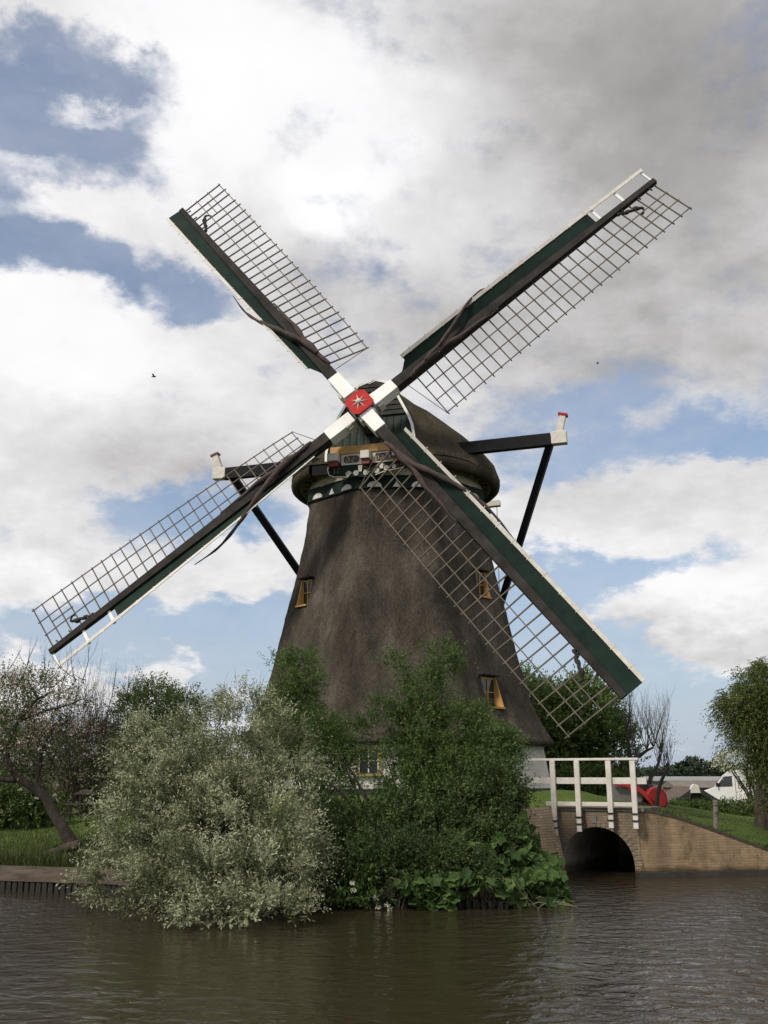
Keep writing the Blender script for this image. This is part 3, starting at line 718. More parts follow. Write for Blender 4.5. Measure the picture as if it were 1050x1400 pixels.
for (u0,z0),(u1,z1) in zip(pts_in, pts_in[1:]):        # face above the arch
    if abs(u1-u0) > 1e-6: mb.add([BW(u0,z0), BW(u1,z1), BW(u1,top), BW(u0,top)], [(0,1,2,3)])
mb.add([BW(0,-.5), BW(ca,-.5), BW(ca,top), BW(0,top)], [(0,1,2,3)]); mb.add([BW(cbx,-.5), BW(blen+.02,-.5), BW(blen+.02,top), BW(cbx,top)], [(0,1,2,3)])
mb.add([BW(0,top), BW(blen+.02,top), BW(blen+.02,top,-.35), BW(0,top,-.35)], [(0,1,2,3)])
mb.build('arch_wall', brickD, bridge, fix=False)
# vault
mb = MB(); mb.grid([[BW(u,z,-.0) for u, z in pts_in], [BW(u,z,-4.5) for u, z in pts_in]])
mb.add([BW(ca,-.5,-4.5)] + [BW(u,z,-4.5) for u, z in arc] + [BW(cbx,-.5,-4.5)], [tuple(range(27))])
mb.build('vault', brick('vault_brick', (.4,.9,0), (.5,.42,.32), (.4,.33,.26), (.33,.29,.24), (.24,.2,.16), (.17,.16,.08), amount=.6), bridge, fix=False)
# arch ring of voussoirs standing a few mm proud
vr = MB()
for i in range(24):
    t0, t1 = PI*i/24+.012, PI*(i+1)/24-.012
    q = []
    for t, rr in ((t0,1.0),(t1,1.0),(t1,1.2),(t0,1.2)): q.append(BW(ac-ar*rr*math.cos(t), spz+(atop-spz)*(1+(rr-1)*.9)*math.sin(t), .004))
    vr.prism(q, bn*.006)
vr.build('arch_ring', brickD, bridge)
cs = MB(); cs.obox(BW((ac)-.03, 1.12, .012), bd, bn, UP, .10, .02, .16); cs.build('date_stone', mat('pale_stone', (.16,.15,.14), (.11,.10,.095), 5, .9), bridge)
dk = MB(); dk.add([BW(-.1,top+.004,.03), BW(blen+.15,top+.004,.03), BW(blen+.15,top+.004,-1.5), BW(-.1,top+.004,-1.5), BW(-.1,top-.06,.03), BW(blen+.15,top-.06,.03), BW(blen+.15,top-.06,-1.5), BW(-.1,top-.06,-1.5)],
   [(0,1,2,3),(4,5,1,0),(5,6,2,1),(7,4,0,3)])
dk.build('deck', WOODG, bridge)
def railing(w, first):
    def R3(px, py): return PP(px, py, BA+bn*.09, bn)
    sh = bn*(w-.09)
    posts = [(756,1040,761,1142),(789,1040,794,1137),(832,1040,836,1132),(865,1040,869,1133)]
    pr = MB()
    mi = [R3(728,1068), R3(884,1067)]; ru = (mi[1]-mi[0]); z_m = mi[0].z
    a = R3(727,1068); b = R3(884,1067); a.z = b.z = (a.z+b.z)/2
    pr.beam(a+sh, b+sh, .05, .135, side=bn)
    rail = bevel(pr.build('railing', WHITEB, bridge), .006)
    a = R3(724,1038); b = R3(873,1038.5); a.z = b.z = (a.z+b.z)/2; bevel(MB().beam(a+sh+bn*.0, b+sh, .14, .05, side=bn).build('top_rail', WHITEB, rail), .008)
    a = R3(747,1102.5); b = R3(866,1096); a.z = b.z = (a.z+b.z)/2; bevel(MB().beam(a+sh, b+sh, .05, .085, side=bn).build('bottom_rail', WHITEB, rail), .006)
    for x0, y0, x1, y1 in posts:
        p, q = R3(x0,y0), R3(x1,y1); p.z -= .0; ux = bd*((p-q).dot(bd))
        q2 = Vector((p.x, p.y, q.z)) 
        pb = MB().beam(p+sh+bn*.055, q2+sh+bn*.055, .115, .06, side=bd, w1=.10); po = bevel(pb.build('post', WHITEB, rail), .006)
        if first:
            for zz in (.16, .30): g = MB(); g.obox(Vector((p.x,p.y,q.z+zz))+sh+bn*.06, bd, bn, UP, .14, .10, .025); g.build('iron_strap', IRON, po)
railing(.09, True)
# wing walls
wing = empty('retaining_wall', (6.6, 21.9, 0), 'long sloping brick wing wall right of the arch, orange and mossy', 'wall')
wt = [PP(px, py, BBp, rn) for px, py in ((873,1103),(893,1108),(930,1117),(975,1133),(1050,1160))]
u_end = (wt[-1]-BBp).dot(rd)
tops = [(0, top)] + [((p-BBp).dot(rd), p.z) for p in wt[1:]] + [(u_end*1.6, .42), (u_end*4, .40)]
def RW(u, z, w=0): return BBp + rd*u + rn*w + Vector((0,0,z))
mb = MB()
for (u0,z0),(u1,z1) in zip(tops, tops[1:]):
    k = max(2, int((u1-u0)/.15))
    for i in range(k):
        a, b = u0+(u1-u0)*i/k, u0+(u1-u0)*(i+1)/k; za, zb = z0+(z1-z0)*i/k, z0+(z1-z0)*(i+1)/k
        mb.add([RW(a,-.5,.0), RW(b,-.5,.0), RW(b,zb,-.0), RW(a,za,-.0)], [(0,1,2,3)])
mb.build('wall_face', brickR, wing, fix=False)
cp_ = MB()
for (u0,z0),(u1,z1) in zip(tops, tops[1:]):
    cp_.add([RW(u0,z0,.012), RW(u1,z1,.012), RW(u1,z1,-.3), RW(u0,z0,-.3), RW(u0,z0-.055,.012), RW(u1,z1-.055,.012), RW(u1,z1-.055,-.3), RW(u0,z0-.055,-.3)], [(0,1,2,3),(4,5,1,0),(7,6,5,4),(1,5,6,2),(0,3,7,4)])
cp_.build('coping', mat('mossy_brick_coping', (.075,.062,.040), (.035,.034,.018), 5, .95, .6, 20), wing)
lg = MB(); lg.beam(RW(-.1,.045,.05), RW(u_end*4,.045,.05), .12, .10, side=rn); lg.build('ledge', mat('wet_ledge', (.045,.038,.03), (.02,.018,.015), 5, .6, .3), wing)
lwall = empty('abutment_wall', (3.3, 21.9, 0), 'pale buff brick abutment wall left of the arch, half hidden by big leaves', 'wall')
def LW(u, z, w=0): return lw0 + ld*u + ln*w + Vector((0,0,z))
mb = MB(); mb.grid([[LW(-.03,-.5,.30), LW(1.9,-.5,.30)], [LW(.03,.5,.16), LW(1.9,.5,.16)], [LW(.06,top,.02), LW(1.9,top,.02)], [LW(.06,top,-.3), LW(1.9,top,-.3)]])
mb.add([LW(-.03,-.5,.30), LW(.03,.5,.16), LW(.06,top,.02), LW(.06,top,-.3), LW(-.03,-.5,-.3)], [(0,1,2,3,4)])
mb.build('wall_face', brickL, lwall, fix=False)

# ------------------------------------------------------------------ revetments of the banks
def revetment(name, pts, zt, label, board=.22):
    root = empty(name, ((pts[0][0]+pts[-1][0])/2, (pts[0][1]+pts[-1][1])/2, 0), label, 'revetment')
    p_ = MB(); t = MB()
    for (x0,y0),(x1,y1) in zip(pts, pts[1:]):
        a, c = Vector((x0,y0,0)), Vector((x1,y1,0)); d = (c-a).normalized(); L = (c-a).length; nv = Vector((d.y,-d.x,0))
        s = 0
        while s < L:
            e = min(L, s+2.4); zj = random.uniform(-.012,.012)
            b = MB(); b.obox(a+d*(s+e)/2+nv*.02+UP*(zt-board/2+zj), d, nv, UP, e-s-.01, .05, board); s = e; b.build('board', TIMB, root)
        t.obox(a+d*L/2-nv*.05+UP*(zt+.005), d, nv, UP, L, .16, .03)
        k = int(L/.125)
        for i in range(k): p_.tube([a+d*(i+.5)*.125-nv*.03+UP*(-.6), a+d*(i+.5)*.125-nv*.03+UP*(zt-.03)], .066+random.uniform(-.006,.006), 6)
    t.build('coping_board', TIMB, root); p_.build('sheet_piles', TIMBD, root)
revetment('timber_revetment', [(-30,26),(-7.0,19.15),(-5.1,18.6),(-2.1,16.85)], .40, 'weathered timber bank boards below the lawn at the left edge of the canal')
revetment('timber_revetment', [(-2.1,16.85),(1.9,16.75),(3.0,17.8),(3.3,19.5)], .30, 'low timber bank boards below the elder and the big leaves in the middle', .16)

# ------------------------------------------------------------------ leaf materials
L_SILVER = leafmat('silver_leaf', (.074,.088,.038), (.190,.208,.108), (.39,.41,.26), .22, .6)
L_GREEN = leafmat('fresh_leaf', (.034,.066,.014), (.070,.122,.027), (.145,.21,.060), .32)
L_MID = leafmat('mid_leaf', (.026,.048,.011), (.060,.100,.022), (.12,.17,.046), .3)
L_DARK = leafmat('dark_leaf', (.020,.038,.011), (.044,.074,.020), (.095,.140,.040), .28)
L_BIG = leafmat('butterbur_leaf', (.018,.040,.010), (.044,.086,.018), (.105,.165,.042), .28, .7)
L_WILLOW = leafmat('willow_leaf', (.040,.058,.014), (.085,.112,.028), (.16,.185,.055), .32)
L_BLOSSOM = leafmat('blossom', (.22,.17,.12), (.42,.34,.26), (.70,.63,.54), .2)
L_WHITEF = leafmat('cream_flower', (.45,.45,.30), (.62,.62,.45), (.80,.80,.65), .1)
L_RED = leafmat('bronze_leaf', (.040,.028,.016), (.070,.045,.026), (.11,.075,.04), .25)
L_REED = leafmat('dry_reed', (.10,.075,.04), (.19,.15,.09), (.30,.25,.16), .15)
L_GRASS = leafmat('grass_blade', (.022,.036,.010), (.050,.070,.018), (.11,.115,.038), .25)
L_FAR = leafmat('distant_leaf', (.020,.034,.020), (.030,.050,.028), (.045,.070,.038), .1)

# ---- silver willow bush overhanging the water
SY = 17.4
t = empty('silver_bush', (-2.9, 18.9, .35), 'large grey-green silver-leaved bush overhanging the canal left of the mill', 'bush')
sb_ = [blob(300,1030,80,66,SY+.8,1.3), blob(222,1060,62,64,SY+1.0,1.2), blob(375,1060,50,78,SY+.4,1.0), blob(248,1120,98,78,SY,1.5), blob(340,1140,86,80,SY-.6,1.3), blob(185,1180,58,52,SY-.3,1.1),
       blob(270,1212,88,50,SY-1.9,1.1), blob(350,1220,62,50,SY-2.1,1.0), blob(397,1170,36,46,SY-.8,.7), blob(165,1220,42,28,SY-.9,.7), blob(330,978,36,30,SY+.9,.6), blob(205,1010,28,26,SY+1.0,.5), blob(165,1110,30,36,SY+.5,.6), blob(300,1245,70,22,SY-2.3,.7), blob(215,1240,50,20,SY-1.9,.6), blob(372,1245,34,20,SY-2.3,.5)]
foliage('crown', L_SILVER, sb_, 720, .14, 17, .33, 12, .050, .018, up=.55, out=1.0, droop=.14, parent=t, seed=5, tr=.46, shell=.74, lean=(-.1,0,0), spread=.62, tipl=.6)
inn = [tuple(list(b[:3])+[b[3]*.8,b[4]*.8,b[5]*.8,1]) for b in sb_]
P_, _ = crown_pts(inn, 80, .5); mbs = stems((-2.6,18.6,.3), [tuple(p) for p in P_], .045, .006, seed=5, basejit=.35)
mbs.build('branches', BARKD, t)
# ---- feathery shrub in front of the tower's left foot
t = empty('feathery_shrub', (-1.5, 21.6, .55), 'feathery bright green shrub in front of the left foot of the thatched tower', 'shrub')
fs = [blob(408,925,24,34,21.5,.5), blob(402,975,33,38,21.5,.6), blob(425,1010,40,36,21.3,.7), blob(455,1040,30,30,21.2,.6), blob(385,1010,26,40,21.6,.5), blob(378,915,8,12,21.6,.2,.4), blob(440,1080,34,40,21,.6,.6)]
foliage('crown', L_GREEN, fs, 300, .19, 14, .34, 14, .060, .016, up=.8, out=.35, droop=.25, parent=t, seed=6, tr=.3, lean=(.25,0,0))
P_, _ = crown_pts(fs, 30, .3); stems((-1.4,21.6,.5), [tuple(p) for p in P_], .03, .004, seed=6, basejit=.25).build('branches', BARKD, t)
# ---- slender willow shrub in the middle with tall shoots, wall showing through
t = empty('willow_shrub', (.9, 20.6, .6), 'tall airy green shrub whose shoots climb in front of the tower and the white wall', 'shrub')
ws = [blob(603,905,20,26,20.6,.4), blob(592,950,18,34,20.6,.4), blob(547,915,17,18,20.6,.35), blob(548,960,18,36,20.6,.4), blob(517,985,15,24,20.5,.35,.8), blob(575,1000,28,34,20.5,.5), blob(640,985,26,28,20.5,.5,.8),
      blob(600,1040,52,34,20.4,.8), blob(540,1040,24,26,20.5,.5,.45), blob(665,1020,34,34,20.4,.6), blob(580,1090,60,36,20.2,.9), blob(480,1005,20,16,20.5,.4,.6), blob(642,1070,48,40,20.2,.9), blob(684,1032,20,28,20.4,.5), blob(500,1100,34,26,20.2,.6,.6), blob(500,1040,40,22,20.5,.4,.35), blob(460,1060,30,26,20.5,.4,.3)]
foliage('crown', L_GREEN, ws, 560, .19, 12, .32, 12, .062, .019, up=.8, out=.35, droop=.18, parent=t, seed=7, tr=.34, tonebase=.38, lean=(.15,0,0))
P_, _ = crown_pts(ws, 55, .4); stems((.9,20.6,.45), [tuple(p) for p in P_], .03, .004, seed=8, basejit=.6).build('branches', BARKD, t)
mb = MB()
for a, b in (((500,1118),(462,1030)),((512,1125),(478,1050)),((488,1110),(440,1060))): mb.tube([PY(a[0],a[1],20.2), PY((a[0]+b[0])/2+3,(a[1]+b[1])/2,20.2), PY(b[0],b[1],20.2)], [.035,.028,.012], 6)
mb.build('stem', BARKD, t)
# ---- dark shrub mass above the big leaves
t = empty('dark_shrub', (2.2, 19.4, .5), 'dense dark green shrub between the mill and the bridge railing', 'shrub')
ds = [blob(662,1090,48,44,19.4,.8), blob(630,1120,60,42,19.2,.9), blob(676,1070,26,40,19.6,.6), blob(688,1110,18,34,19.5,.5), blob(560,1140,64,40,19.0,.9), blob(500,1150,50,36,19.0,.8), blob(660,1150,56,30,18.9,.8)]
foliage('crown', L_DARK, ds, 430, .22, 12, .26, 10, .058, .026, up=.3, out=.7, parent=t, seed=9, tr=.34)
P_, _ = crown_pts(ds, 30, .3); stems((1.6,19.3,.4), [tuple(p) for p in P_], .03, .005, seed=9, basejit=.9).build('branches', BARKD, t)
t = empty('dark_shrub', (-.6, 18.6, .4), 'shady low dark shrub over the bank between the silver bush and the elder', 'shrub')
ds = [blob(450,1150,38,44,18.4,.7), blob(440,1205,50,34,17.0,.5), blob(520,1185,50,40,17.2,.6), blob(590,1180,44,34,17.3,.6), blob(400,1215,36,24,16.9,.4), blob(640,1195,30,24,17.2,.4)]
foliage('crown', L_DARK, ds, 380, .22, 12, .24, 9, .055, .026, up=.2, out=.7, parent=t, seed=10, tonebase=.4)
P_, _ = crown_pts(ds, 16, .3); stems((-.5,18.2,.35), [tuple(p) for p in P_], .025, .005, seed=10, basejit=.8).build('branches', BARKD, t)

# ---- big-leaved plants (butterbur) on the bank
def bigleaf(mb_v, mb_f, tones, p, d, nrm, L, rng):
    n = 12; base = len(mb_v); d = d.normalized(); nrm = (nrm - d*nrm.dot(d)).normalized(); s = d.cross(nrm)
    mb_v.append(tuple(p + nrm*(-.04*L)))
    for i in range(n+1):
        a = -2.6 + 5.2*i/n; r = L*(.50+.12*math.cos(a))*(1+.13*(-1)**i+rng.uniform(-.06,.06))
        q = p + d*(L*.18 + r*math.cos(a)) + s*r*math.sin(a)*.95 + nrm*(L*(.05*abs(math.sin(a))*(1 if i % 2 else .6)) - L*.20*max(0, math.cos(a))**2 - L*.10*abs(math.sin(a))*0)
        mb_v.append(tuple(q))
    tn = rng.gauss(.5, .22)
    for i in range(n): mb_f.append((base, base+1+i, base+2+i)); tones.append(tn + rng.gauss(0, .06))
def big_plant(name, regions, n, L, label, seed):
    rng = random.Random(seed); v, f, tn = [], [], []; st = MB()
    for i in range(n):
        px, py, rx, ry, Y = rng.choice(regions)
        a = rng.uniform(0, 2*PI); q = math.sqrt(rng.random()); p = PY(px+rx*q*math.cos(a), py+ry*q*math.sin(a), Y + rng.uniform(-.5,.6))
        Yc = p.y
        while Yc > 16.3 and Yc > bank_y(p.x)-.25 and p.z < gz(p.x, max(p.y, bank_y(p.x)+.1)) + .06: Yc -= .1; p = PY(px+rx*q*math.cos(a), py+ry*q*math.sin(a), Yc)
        p.z = max(p.z, .06)
        d = Vector((rng.uniform(-1,1), rng.uniform(-1.1,.3), rng.uniform(-.9,.5))); nr = Vector((rng.uniform(-.8,.8), rng.uniform(-1.1,.1), rng.uniform(.2,1.1)))
        bigleaf(v, f, tn, p, d, nr, L*rng.uniform(.55,1.2), rng)
        g = Vector((p.x + rng.uniform(-.1,.1), p.y+.35, max(.0, p.z-.45))); st.tube([g, (g+p)/2+UP*.08, p], [.012,.010,.006], 4)
    pr = PY(regions[0][0], regions[0][1], regions[0][4]); root = empty(name, (pr.x, pr.y+.4, .35), label, 'plant')
    off = OFF[root]; me = bpy.data.meshes.new('foliage'); me.from_pydata([Vector(x)-off for x in v], [], f)
    a = me.attributes.new('tone', 'FLOAT', 'FACE'); a.data.foreach_set('value', np.clip(tn, 0, 1).astype(np.float32)); me.materials.append(L_BIG)
    o = bpy.data.objects.new('foliage', me); C.objects.link(o); o.parent = root; st.build('stalks', L_BIG, root)
big_plant('butterbur', [(690,1190,50,30,18.1),(733,1208,36,26,17.8),(756,1224,20,22,17.5),(722,1185,26,18,18.6),(748,1192,18,18,19.6),(744,1182,16,12,20),(690,1165,40,24,18.4),(645,1180,34,30,18.0),(735,1232,34,12,17.3)], 520, .23, 'bright green clump of big lobed leaves beside the arch, hanging over the water', 21)
big_plant('butterbur', [(600,1195,56,40,17.6),(570,1185,44,34,17.8),(640,1160,44,26,18.5),(590,1225,26,20,17.0),(625,1180,30,30,18)], 330, .21, 'darker clump of big leaves at the waterline under the middle of the shrubs', 22)
big_plant('butterbur', [(692,1130,28,24,19.2),(712,1152,22,16,19.0),(672,1115,32,26,19.3),(688,1090,24,24,19.5),(650,1140,40,22,19)], 420, .21, 'dark big-leaved clump leaning against the buff abutment wall', 23)
# ---- elder with cream flower heads
t = empty('elder_bush', (-.1, 17.2, .3), 'low bush with cream flower heads leaning over the water', 'bush')
es = [blob(485,1215,36,24,17.0,.5), blob(515,1232,30,16,16.8,.4), blob(462,1236,22,14,16.8,.4), blob(500,1190,28,18,17.2,.5)]
foliage('foliage', L_GREEN, es, 130, .15, 9, .18, 7, .075, .034, up=.1, out=.7, parent=t, seed=12, tonebase=.35)
def umbels(name, m, spots, parent, r, per, seed, lf=.02):
    rng = np.random.default_rng(seed); P = []
    for s in spots:
        c = np.array(s); a = rng.random(per)*2*PI; q = np.sqrt(rng.random(per))*r
        P.append(c + np.stack([q*np.cos(a), q*np.sin(a)*.6, q*np.sin(a)*.55 + rng.normal(0,.008,per)], 1))
    P = np.concatenate(P); n = len(P); D = unit(rng.normal(size=(n,3))+np.array([0,-.3,.3])); S = unit(np.cross(D, rng.normal(size=(n,3))))
    return leaves(name, m, P, D, S, np.full(n, lf), np.full(n, lf*.8), rng.random(n), parent=parent)
for i, q in enumerate(((482,1208),(484,1217),(514,1228),(517,1240),(529,1237),(533,1243))): umbels('flower_head', L_WHITEF, [tuple(PY(q[0],q[1],16.4))], t, .045, 50, 3+i)

# ---- dry reeds and twigs at the waterline
t = empty('dry_stalks', (2.0, 16.8, .1), 'pale dry stalks and twigs hanging into the water below the big leaves', 'stalks')
rng = random.Random(5); mb = MB()
for i in range(90):
    x = rng.uniform(640,715); y = rng.uniform(1196,1232); a = PY(x, y, 16.75+rng.uniform(-.15,.1)); b = a + Vector((rng.uniform(-.16,.28), rng.uniform(-.15,.0), -rng.uniform(.08,.35))); b.z = max(b.z, -.03)
    mb.tube([a, (a+b)/2+UP*.05, b], [.004,.0035,.002], 3)
for i in range(26):
    x = rng.uniform(700,765); y = rng.uniform(1228,1240); a = PY(x, y, 16.9+rng.uniform(-.1,.1)); b = a + Vector((rng.uniform(-.4,.4), rng.uniform(-.2,0), -rng.uniform(-.03,.12))); mb.tube([a, (a+b)/2+UP*.03, b], [.008,.007,.004], 4)
mb.build('stalks', TWIG, t)
t = empty('dead_twigs', (.25, 16.8, .1), 'bare forked twig standing at the water edge beside the elder flowers', 'twig')
mb = MB()
for pts in ([(551,1205),(547,1225),(545,1242)],[(551,1205),(560,1215),(567,1222)],[(551,1205),(543,1214),(540,1218)],[(551,1205),(552,1195),(551,1188)],[(553,1230),(549,1243),(547,1254)],[(548,1204),(535,1200),(527,1198)]):
    mb.tube([PY(x,y,16.62) for x, y in pts], [.011,.009,.004], 5)
mb.build('twig', TWIG, t)

# ---- left: apple tree in blossom with a leaning trunk
AY = 20.2
t = empty('apple_tree', (PY(96,1152,AY).x, AY, gz(-6.5,AY)), 'leaning old fruit tree with pale blossom at the left edge of the photo', 'tree')
tr_ = MB()
def pxtube(pts, Y, rad, n=8):
    out = []; 
    P = [PY(x,y,Y+(q[0] if q else 0)) for x, y, *q in pts]
    for i in range(len(P)-1):
        for j in range(3):
            a = P[i].lerp(P[i+1], j/3); out.append(a)
    out.append(P[-1]); m = len(out)
    r = [np.interp(i/(m-1), np.linspace(0,1,len(rad)), rad) for i in range(m)]
    rr = random.Random(len(pts)); tr_.tube([p+Vector((rr.uniform(-1,1),0,rr.uniform(-1,1)))*.012 for p in out], r, n)
pxtube([(108,1182),(98,1152),(86,1132),(72,1108),(60,1088),(42,1074),(22,1060),(10,1042),(8,1020),(18,1000),(34,975),(52,955),(75,945)], AY, [.15,.125,.105,.095,.085,.08,.065,.05,.035,.02], 9)
pxtube([(22,1066),(8,1066),(-14,1062),(-40,1066)], AY, [.055,.06,.05,.04])
pxtube([(10,1030),(-8,1005),(-20,970)], AY, [.07,.05,.03]); pxtube([(60,1090),(52,1060),(56,1030),(70,1000),(92,985)], AY+.2, [.07,.05,.04,.03,.02])
pxtube([(110,1156),(90,1160),(70,1166),(48,1176),(30,1172)], AY-.3, [.11,.09,.075,.055,.02])
pxtube([(52,955),(40,935),(38,918)], AY, [.03,.02,.01]); pxtube([(18,1000),(28,985),(60,972),(90,965),(112,955)], AY, [.04,.03,.025,.02,.01])
tr_.build('trunk', BARK, t, smooth=True)
ab = [blob(20,950,48,36,AY,.9), blob(62,950,38,26,AY,.8), blob(-20,980,60,60,AY,1.2), blob(30,1000,46,32,AY,.9), blob(92,965,24,20,AY,.6,.7), blob(75,1010,34,26,AY,.7,.7)]
ab += [blob(40,1035,60,30,AY+.6,.8), blob(95,1030,34,44,AY+.8,.8)]
foliage('crown', L_DARK, ab, 260, .22, 9, .28, 8, .042, .022, up=.4, out=.5, parent=t, seed=14, tonebase=.7)
foliage('blossom', L_BLOSSOM, ab, 260, .24, 9, .26, 5, .034, .030, up=.4, out=.7, parent=t, seed=15, tonebase=.35, shell=.75)
rng = random.Random(9); mb = MB()
for i in range(60):
    p = PY(rng.uniform(-10,125), rng.uniform(930,1070), AY+rng.uniform(-.5,.5)); branching(mb, p, (rng.uniform(-.6,.6), rng.uniform(-.3,.3), rng.uniform(.2,1)), .45, .010, 2, rng, .2, .7, (2,3), .7, .3, 3)
mb.build('twigs', BARKD, t)
# ---- brown twiggy thicket in the middle left
t = empty('twiggy_thicket', (PY(120,1100,22.2).x, 22.2, .6), 'brown bare twiggy thicket between the blossom tree and the silver bush', 'shrub')
rng = random.Random(12); mb = MB()
for i in range(46):
    b = PY(rng.uniform(88,170), rng.uniform(1085,1130), 22.2+rng.uniform(-.6,.6)); branching(mb, b, (rng.uniform(-.4,.4), rng.uniform(-.3,.3), 1), rng.uniform(.75,1.25), .016, 3, rng, .35, .45, (2,3), .74, .22, 4)
for x0, y0, x1, y1 in ((108,1010,122,905),(112,985,136,930),(95,1000,112,920),(122,1000,150,940),(140,1000,162,915),(170,965,180,920),(30,930,48,880),(118,930,104,926)):
    a, b = PY(x0,y0,22.2), PY(x1,y1,22.2); branching(mb, a, b-a, (b-a).length*.62, .014, 2, rng, .1, .35, (2,3), .6, .12, 5)
mb.build('branches', mat('brown_twig', (.085,.062,.046), (.045,.033,.026), 5, .9), t)
tb = [blob(130,1045,46,56,22.4,.8), blob(120,1000,36,34,22.6,.6), blob(100,1070,40,40,22.6,.7)]
foliage('foliage', L_RED, tb, 150, .24, 7, .28, 6, .04, .02, up=.4, out=.5, parent=t, seed=16)
foliage('buds', L_BLOSSOM, tb, 34, .24, 5, .26, 3, .026, .022, up=.4, out=.6, parent=t, seed=17, tonebase=.15, shell=.8)
# ---- green bush behind the silver bush
t = empty('green_bush', (PY(215,1020,23).x, 23, .6), 'rounded fresh green bush rising behind the silver-leaved bush', 'bush')
gb = [blob(205,962,40,26,23,.8), blob(230,985,42,34,23,.8), blob(180,990,32,34,23,.7), blob(255,975,18,26,23,.5), blob(215,1030,60,50,23.2,1)]
foliage('crown', L_MID, gb, 330, .22, 11, .28, 9, .055, .024, up=.5, out=.7, parent=t, seed=18, tonebase=.6)
P_, _ = crown_pts(gb, 22, .3); stems((PY(215,1020,23).x,23,.5), [tuple(p) for p in P_], .03, .005, seed=18, basejit=.4).build('branches', BARKD, t)
# small branches reaching above the silver bush
t = empty('bare_shoots', (PY(310,1000,18.6).x, 18.6, .5), 'thin bare shoots poking out above the silver-leaved bush', 'shoots')
mb = MB(); rng = random.Random(31)
for x0, y0, x1, y1 in ((300,1000,310,935),(325,985,318,932),(350,985,356,930),(372,980,384,925),(285,1000,292,958),(245,985,262,944),(395,980,380,936)):
    a, b = PY(x0,y0,18.6), PY(x1,y1,18.6); branching(mb, a, b-a, (b-a).length*.7, .009, 2, rng, .1, .35, (1,3), .55, .15, 4)
mb.build('shoots', BARK, t)
# ---- background hedge on the far left and behind
def simple_shrub(name, label, blobs, base, m, clumps, leaf=(.07,.035), seed=1, cat='shrub', lpt=8, twigs=9, cr=.3, tl=.32, group=None, tb=.5, trunk=.04):
    t = empty(name, base, label, cat, group)
    foliage('crown', m, blobs, clumps, cr, twigs, tl, lpt, leaf[0], leaf[1], up=.4, out=.7, parent=t, seed=seed, tonebase=tb)
    P_, _ = crown_pts(blobs, 16, .3); stems(base, [tuple(p) for p in P_], trunk, .006, seed=seed, basejit=.2).build('branches', BARKD, t)
    return t
simple_shrub('garden_hedge', 'dark green hedge behind the blossom tree at the left edge', [blob(-20,1055,70,62,29,1.2), blob(60,1060,60,56,29,1.2), blob(130,1050,50,56,30,1.2), blob(10,1010,50,30,30,1.2)], (PY(50,1100,29).x,29,.8), L_DARK, 420, (.08,.045), 41, 'hedge')
simple_shrub('garden_hedge', 'dark hedge and scrub behind the twiggy thicket and silver bush', [blob(180,1060,50,56,30,1.2), blob(250,1060,50,50,30,1.2), blob(320,1060,50,50,30,1.2)], (PY(240,1100,29).x,30,.8), L_DARK, 300, (.08,.045), 42, 'hedge')
t = simple_shrub('flowering_bush', 'low garden bush dotted with white flowers behind the left lawn', [blob(20,1100,40,22,26.5,.7), blob(56,1112,28,16,26.5,.6), blob(-20,1100,30,24,26.5,.6)], (PY(20,1120,26.5).x,26.5,.75), L_MID, 200, (.07,.04), 43, 'bush')
umbels('flowers', L_WHITEF, [tuple(PY(x,y,25.9)) for x, y in ((31,1096),(42,1099),(13,1106),(2,1110),(27,1080),(5,1114),(50,1091),(16,1101))], t, .05, 30, 4, .035)
# ---- garden lantern and bird table
lx = PY(77,1080,20.9)
t = empty('garden_lantern', (lx.x, lx.y, lx.z-.15), 'small white garden lantern hanging on a bracket in the leaning tree', 'lantern')
mb = MB(); c = PY(75,1075,20.9); mb.tube([c+Vector((-.02,0,-.04)), c+Vector((-.02,0,.05)), c+Vector((0,0,.075)), c+Vector((.04,0,.075))], .014, 6); mb.tube([c+Vector((.05,0,.0)), c+Vector((.05,0,.02)), c+Vector((.05,0,.05))], [.03,.035,.01], 8)
mb.build('hook', WHITE, t, smooth=True)
mb = MB(); c2 = PY(75,1088,20.9); mb.tube([c2+UP*-.03, c2, c2+UP*.02, c2+UP*.05], [.02,.045,.045,.015], 8); mb.tube([c2+UP*.0, c2+Vector((.05,0,-.08)), c2+Vector((.09,0,-.13))], .010, 5); mb.build('lamp', WHITEB, t, smooth=True)
bx = PY(116,1110,20.8)
t = empty('bird_table', (bx.x, bx.y, gz(bx.x,bx.y)), 'wooden bird table with a small roof beside the twiggy thicket', 'bird table')
c = PY(116,1084,20.8); mb = MB(); mb.prism([c+Vector((-.22,-.12,-.03)), c+Vector((.22,-.12,-.03)), c+Vector((.0,-.12,.07))], (0,.26,0)); mb.build('roof', WOODG, t)
mb = MB()
for s_ in (-.09,.09): mb.box(c+Vector((s_,0,-.14)), (.03,.03,.22))
mb.build('roof_post', WOODG, t)
c = PY(108,1099,20.8); mb = MB(); mb.box(c+Vector((-.0,0,0)), (.62,.12,.035)); mb.build('tray', WOODG, t)
mb = MB(); q = c+Vector((.10,0,0)); mb.beam(q, Vector((q.x,q.y,gz(q.x,q.y)-.1)), .06, .06); mb.build('post', WOODG, t)

